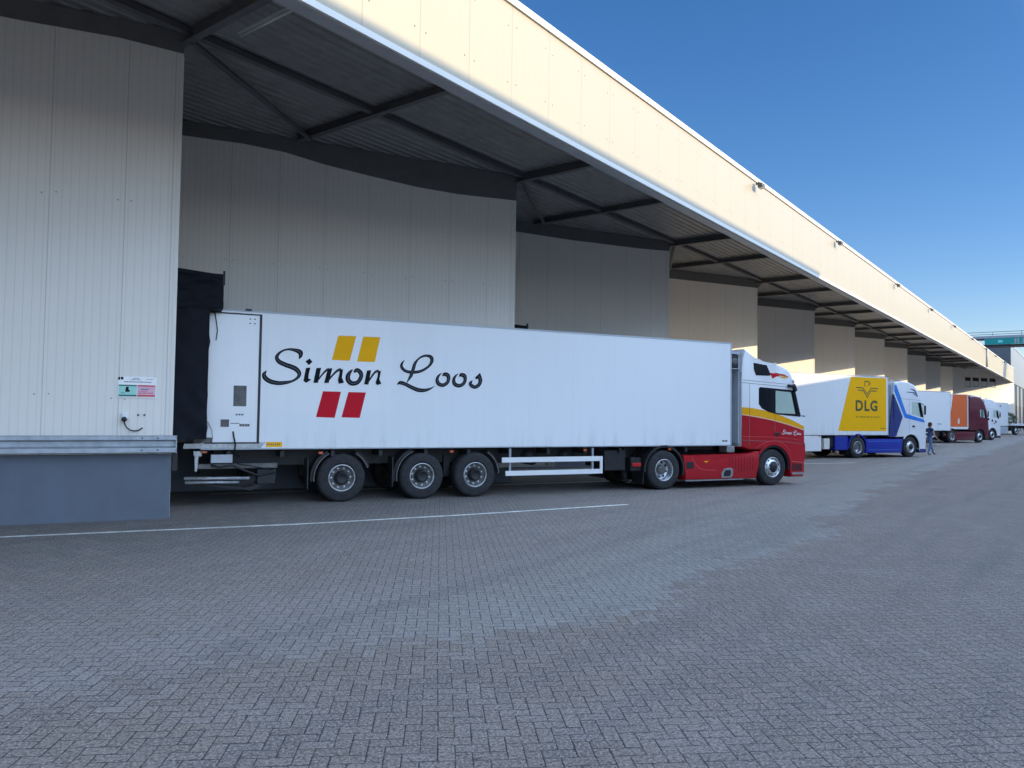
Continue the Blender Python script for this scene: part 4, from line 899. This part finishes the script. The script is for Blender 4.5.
for x,z in ((.55,1.95),(1.1,1.82),(1.62,1.72)): m.poly([(x,z-.1),(x+.28,z-.1),(x+.2,z+.1),(x+.05,z+.14)],-.004)
m.build('door_marks',M['ink'],T4,recalc=False)
for k in PROTO.values():
    for o in [k]+list(k.children_recursive): bpy.data.objects.remove(o)
# greenery at the far end
def shrub():
    x,y=103.0,62.2; t=empty('shrub',(x,y,0),0,'dark green shrub beside the farthest white trailer','shrub'); rg=random.Random(6); m=MB()
    for i in range(900):
        a=rg.uniform(0,2*pi); e=rg.uniform(-1,1); rr=rg.uniform(.5,1)**.5; p=Vector((cos(a)*math.sqrt(1-e*e)*1.0*rr,sin(a)*math.sqrt(1-e*e)*1.0*rr,1.7+e*1.25*rr)); p+=Vector((wr(p.x,p.z,1,2),wr(p.y,p.z,4,2),0))*.4
        u=Vector((rg.gauss(0,1),rg.gauss(0,1),rg.gauss(0,1))).normalized()*.14; v=u.orthogonal().normalized()*.07; m.face([p-u,p+v,p+u,p-v])
    f=pbr('leaf_green',(.06,.10,.03),.6,var=.5,scale=2); m.build('crown',f,t,recalc=False)
    m=MB(); m.tube([(0,0,0),(.05,0,.9),(0,.05,1.8)],.05,8); m.build('trunk',M['frame'],t)
shrub()
# ================================================================== PERSON
def person(loc,rz):
    me=bpy.data.meshes.new('person'); o=bpy.data.objects.new('person',me); col.objects.link(o)
    J={'pel':(0,0,.93,.125),'wst':(.0,0,1.08,.115),'chs':(.02,0,1.28,.135),'shb':(.02,0,1.40,.11),'nck':(.03,0,1.48,.05),'hd0':(.05,0,1.55,.07),'hd1':(.05,0,1.63,.088),'hd2':(.045,0,1.70,.06),
       'hL':(.02,.09,.88,.095),'kL':(.20,.10,.50,.062),'aL':(.34,.10,.10,.042),'tL':(.50,.11,.045,.034),
       'hR':(-.02,-.09,.88,.095),'kR':(-.06,-.10,.48,.062),'aR':(-.24,-.10,.10,.042),'tR':(-.08,-.12,.035,.034),
       'sL':(.01,.19,1.38,.058),'eL':(-.10,.24,1.12,.042),'wL':(.02,.25,.90,.028),'fL':(.06,.245,.80,.030),
       'sR':(.01,-.19,1.38,.058),'eR':(.02,-.25,1.11,.042),'wR':(.20,-.22,.96,.028),'fR':(.28,-.20,.92,.030)}
    E=[('pel','wst'),('wst','chs'),('chs','shb'),('shb','nck'),('nck','hd0'),('hd0','hd1'),('hd1','hd2'),('pel','hL'),('hL','kL'),('kL','aL'),('aL','tL'),('pel','hR'),('hR','kR'),('kR','aR'),('aR','tR'),('shb','sL'),('sL','eL'),('eL','wL'),('wL','fL'),('shb','sR'),('sR','eR'),('eR','wR'),('wR','fR')]
    ks=list(J); V=[Vector(J[k][:3]) for k in ks]; Rr=[J[k][3] for k in ks]; ed=[(ks.index(a),ks.index(b_)) for a,b_ in E]
    for w_,sg in (('fL',1),('fR',-1)):                  # fingers and thumb
        i0=ks.index(w_); b0=V[i0]
        for j in range(5):
            dy=(j-1.8)*.020 if j<4 else 0; d=Vector((.03+.006*j,dy*.4,-.055+abs(j-1.5)*.006)) if j<4 else Vector((.045,-sg*.02,-.01))
            V.append(b0+Vector((0,dy,-.02))+d*.6); Rr.append(.0085); ed.append((i0,len(V)-1)); V.append(V[-1]+d*.6+Vector((.004,0,-.006))); Rr.append(.007); ed.append((len(V)-2,len(V)-1))
    me.from_pydata(V,ed,[]); sm=o.modifiers.new('s','SKIN'); 
    for i,v in enumerate(me.skin_vertices[0].data): v.radius=(Rr[i],Rr[i]*(1.0))
    for k,(rx,ry) in {'chs':(.11,.165),'shb':(.085,.15),'wst':(.10,.135),'pel':(.115,.15)}.items(): me.skin_vertices[0].data[ks.index(k)].radius=(ry,rx)
    me.skin_vertices[0].data[0].use_root=True
    sb=o.modifiers.new('u','SUBSURF'); sb.levels=2; sb.render_levels=2
    bpy.context.view_layer.update(); nm=bpy.data.meshes.new_from_object(o.evaluated_get(bpy.context.evaluated_depsgraph_get())); o.modifiers.clear(); o.data=nm
    skin=pbr('skin',(.55,.33,.24),.5); top=pbr('navy_top_cloth',(.045,.075,.20),.8); jean=pbr('blue_denim',(.12,.21,.38),.8); shoe=pbr('dark_shoe',(.03,.03,.035),.6)
    nm.materials.clear()
    for a in (skin,top,jean,shoe): nm.materials.append(a)
    for p in nm.polygons:
        c_=p.center; p.use_smooth=True
        arm=abs(c_.y)>.215
        p.material_index=3 if c_.z<.10 else 0 if c_.z>1.47 else 0 if (arm and c_.z<1.32) else 2 if c_.z<.98 else 1
    o.location=loc; o.rotation_euler=(0,0,rz); tag(o,'person walking in a navy top and blue jeans beside the blue and white truck','person')
    hb=MB(); hb.lathe([(0,-.10),(.06,-.09),(.095,-.04),(.105,.0),(.095,.05),(.05,.09),(0,.10)],(.025,0,1.665),18)
    hb.lathe([(0,-.07),(.05,-.06),(.07,0),(.05,.06),(0,.07)],(-.03,0,1.58),14); hr=hb.build('hair',pbr('brown_hair',(.045,.025,.018),.6),o)
    fm=MB()
    for y in (-.032,.032): fm.lathe([(0,-.009),(.008,0),(0,.009)],(.128,y,1.65),8)
    fm.build('eyes',M['ink'],o); fm=MB(); fm.prism([(.125,1.585),(.138,1.59),(.125,1.60)],-.022,.022); fm.build('mouth',M['redlamp'],o)
    fm=MB(); fm.prism([(.12,1.66),(.152,1.615),(.12,1.61)],-.012,.012,.003); fm.build('nose',skin,o)
    return o
person((37.55,26.75,0),R(-8))
# ================================================================== LIGHT, SKY, CAMERA
SUN_FILL=(12,9,5); SKY_FILL=(7.7,10.1,13.6); EL=17.7; sv=Vector((cos(R(EL))*(SB*cos(SPHI)+CB*sin(SPHI)),cos(R(EL))*(-CB*cos(SPHI)+SB*sin(SPHI)),sin(R(EL))))
su=bpy.data.lights.new('sun','SUN'); su.energy=4.3; su.angle=R(.3); su.color=(1,.80,.50)
so=bpy.data.objects.new('sun',su); col.objects.link(so); so.rotation_euler=sv.to_track_quat('Z','Y').to_euler(); so.location=sv*50
wd=bpy.data.worlds.new('World'); scene.world=wd; wd.use_nodes=True; wd.cycles.sampling_method='MANUAL'; wd.cycles.sample_map_resolution=1024; nt=wd.node_tree; bg=nt.nodes['Background']
sk=nt.nodes.new('ShaderNodeTexSky'); sk.sky_type='NISHITA'; sk.sun_disc=False; sk.sun_elevation=R(EL); sk.sun_rotation=math.atan2(sv.x,sv.y)
sk.air_density=1.0; sk.dust_density=.15; sk.ozone_density=3.0; sk.altitude=0
w=N(nt); hs=nt.nodes.new('ShaderNodeHueSaturation'); hs.inputs['Saturation'].default_value=1.25; hs.inputs['Value'].default_value=.98; nt.links.new(sk.outputs[0],hs.inputs['Color'])
# added fill light: bright bluish patch of sky on the sun side
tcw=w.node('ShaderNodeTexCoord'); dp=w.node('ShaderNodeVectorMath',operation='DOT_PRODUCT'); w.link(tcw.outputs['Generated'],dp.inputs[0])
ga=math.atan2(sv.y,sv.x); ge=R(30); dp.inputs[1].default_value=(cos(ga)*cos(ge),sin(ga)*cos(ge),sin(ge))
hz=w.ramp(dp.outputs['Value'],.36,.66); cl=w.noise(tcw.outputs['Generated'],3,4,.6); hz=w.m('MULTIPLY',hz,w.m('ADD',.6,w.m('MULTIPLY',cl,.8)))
hc=w.node('ShaderNodeVectorMath',operation='SCALE'); hc.inputs[0].default_value=SKY_FILL; w.link(hz,hc.inputs['Scale'])
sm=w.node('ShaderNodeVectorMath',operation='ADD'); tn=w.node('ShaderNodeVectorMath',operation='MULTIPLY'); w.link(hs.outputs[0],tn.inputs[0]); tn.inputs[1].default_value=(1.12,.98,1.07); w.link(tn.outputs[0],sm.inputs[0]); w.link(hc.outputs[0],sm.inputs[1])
# warm fill light added to the sky close round the low sun
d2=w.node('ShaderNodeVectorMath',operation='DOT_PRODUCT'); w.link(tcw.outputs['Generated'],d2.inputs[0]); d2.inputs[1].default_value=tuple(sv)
gl=w.m('POWER',w.ramp(d2.outputs['Value'],.955,1.0),1.5); gc=w.node('ShaderNodeVectorMath',operation='SCALE'); gc.inputs[0].default_value=SUN_FILL; w.link(gl,gc.inputs['Scale'])
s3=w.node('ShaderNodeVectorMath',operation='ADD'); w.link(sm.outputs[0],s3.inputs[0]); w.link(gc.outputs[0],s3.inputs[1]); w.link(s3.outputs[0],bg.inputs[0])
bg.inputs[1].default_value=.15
cd=bpy.data.cameras.new('camera'); cd.sensor_width=36; cd.lens=36*750/1024; cd.clip_end=5000; cd.clip_start=.05
co=bpy.data.objects.new('camera',cd); col.objects.link(co)
F=Vector((0.42885374,0.90261519,0.03701756)); Rv=Vector((0.90291128,-0.42958537,0.01440947)); U=Vector((-0.02890841,-0.02724402,0.99921072))
mt=Matrix((Rv,U,-F)).transposed().to_4x4(); mt.translation=(0,0,1.9972); co.matrix_world=mt; scene.camera=co
scene.render.engine='CYCLES'; scene.cycles.use_denoising=True; scene.cycles.max_bounces=10; scene.cycles.diffuse_bounces=7; scene.cycles.glossy_bounces=4; scene.cycles.transparent_max_bounces=12
scene.render.resolution_x=1024; scene.render.resolution_y=768
vs=scene.view_settings; vs.view_transform='Standard'; vs.look='None'; vs.exposure=.28; vs.gamma=1; vs.use_curve_mapping=False
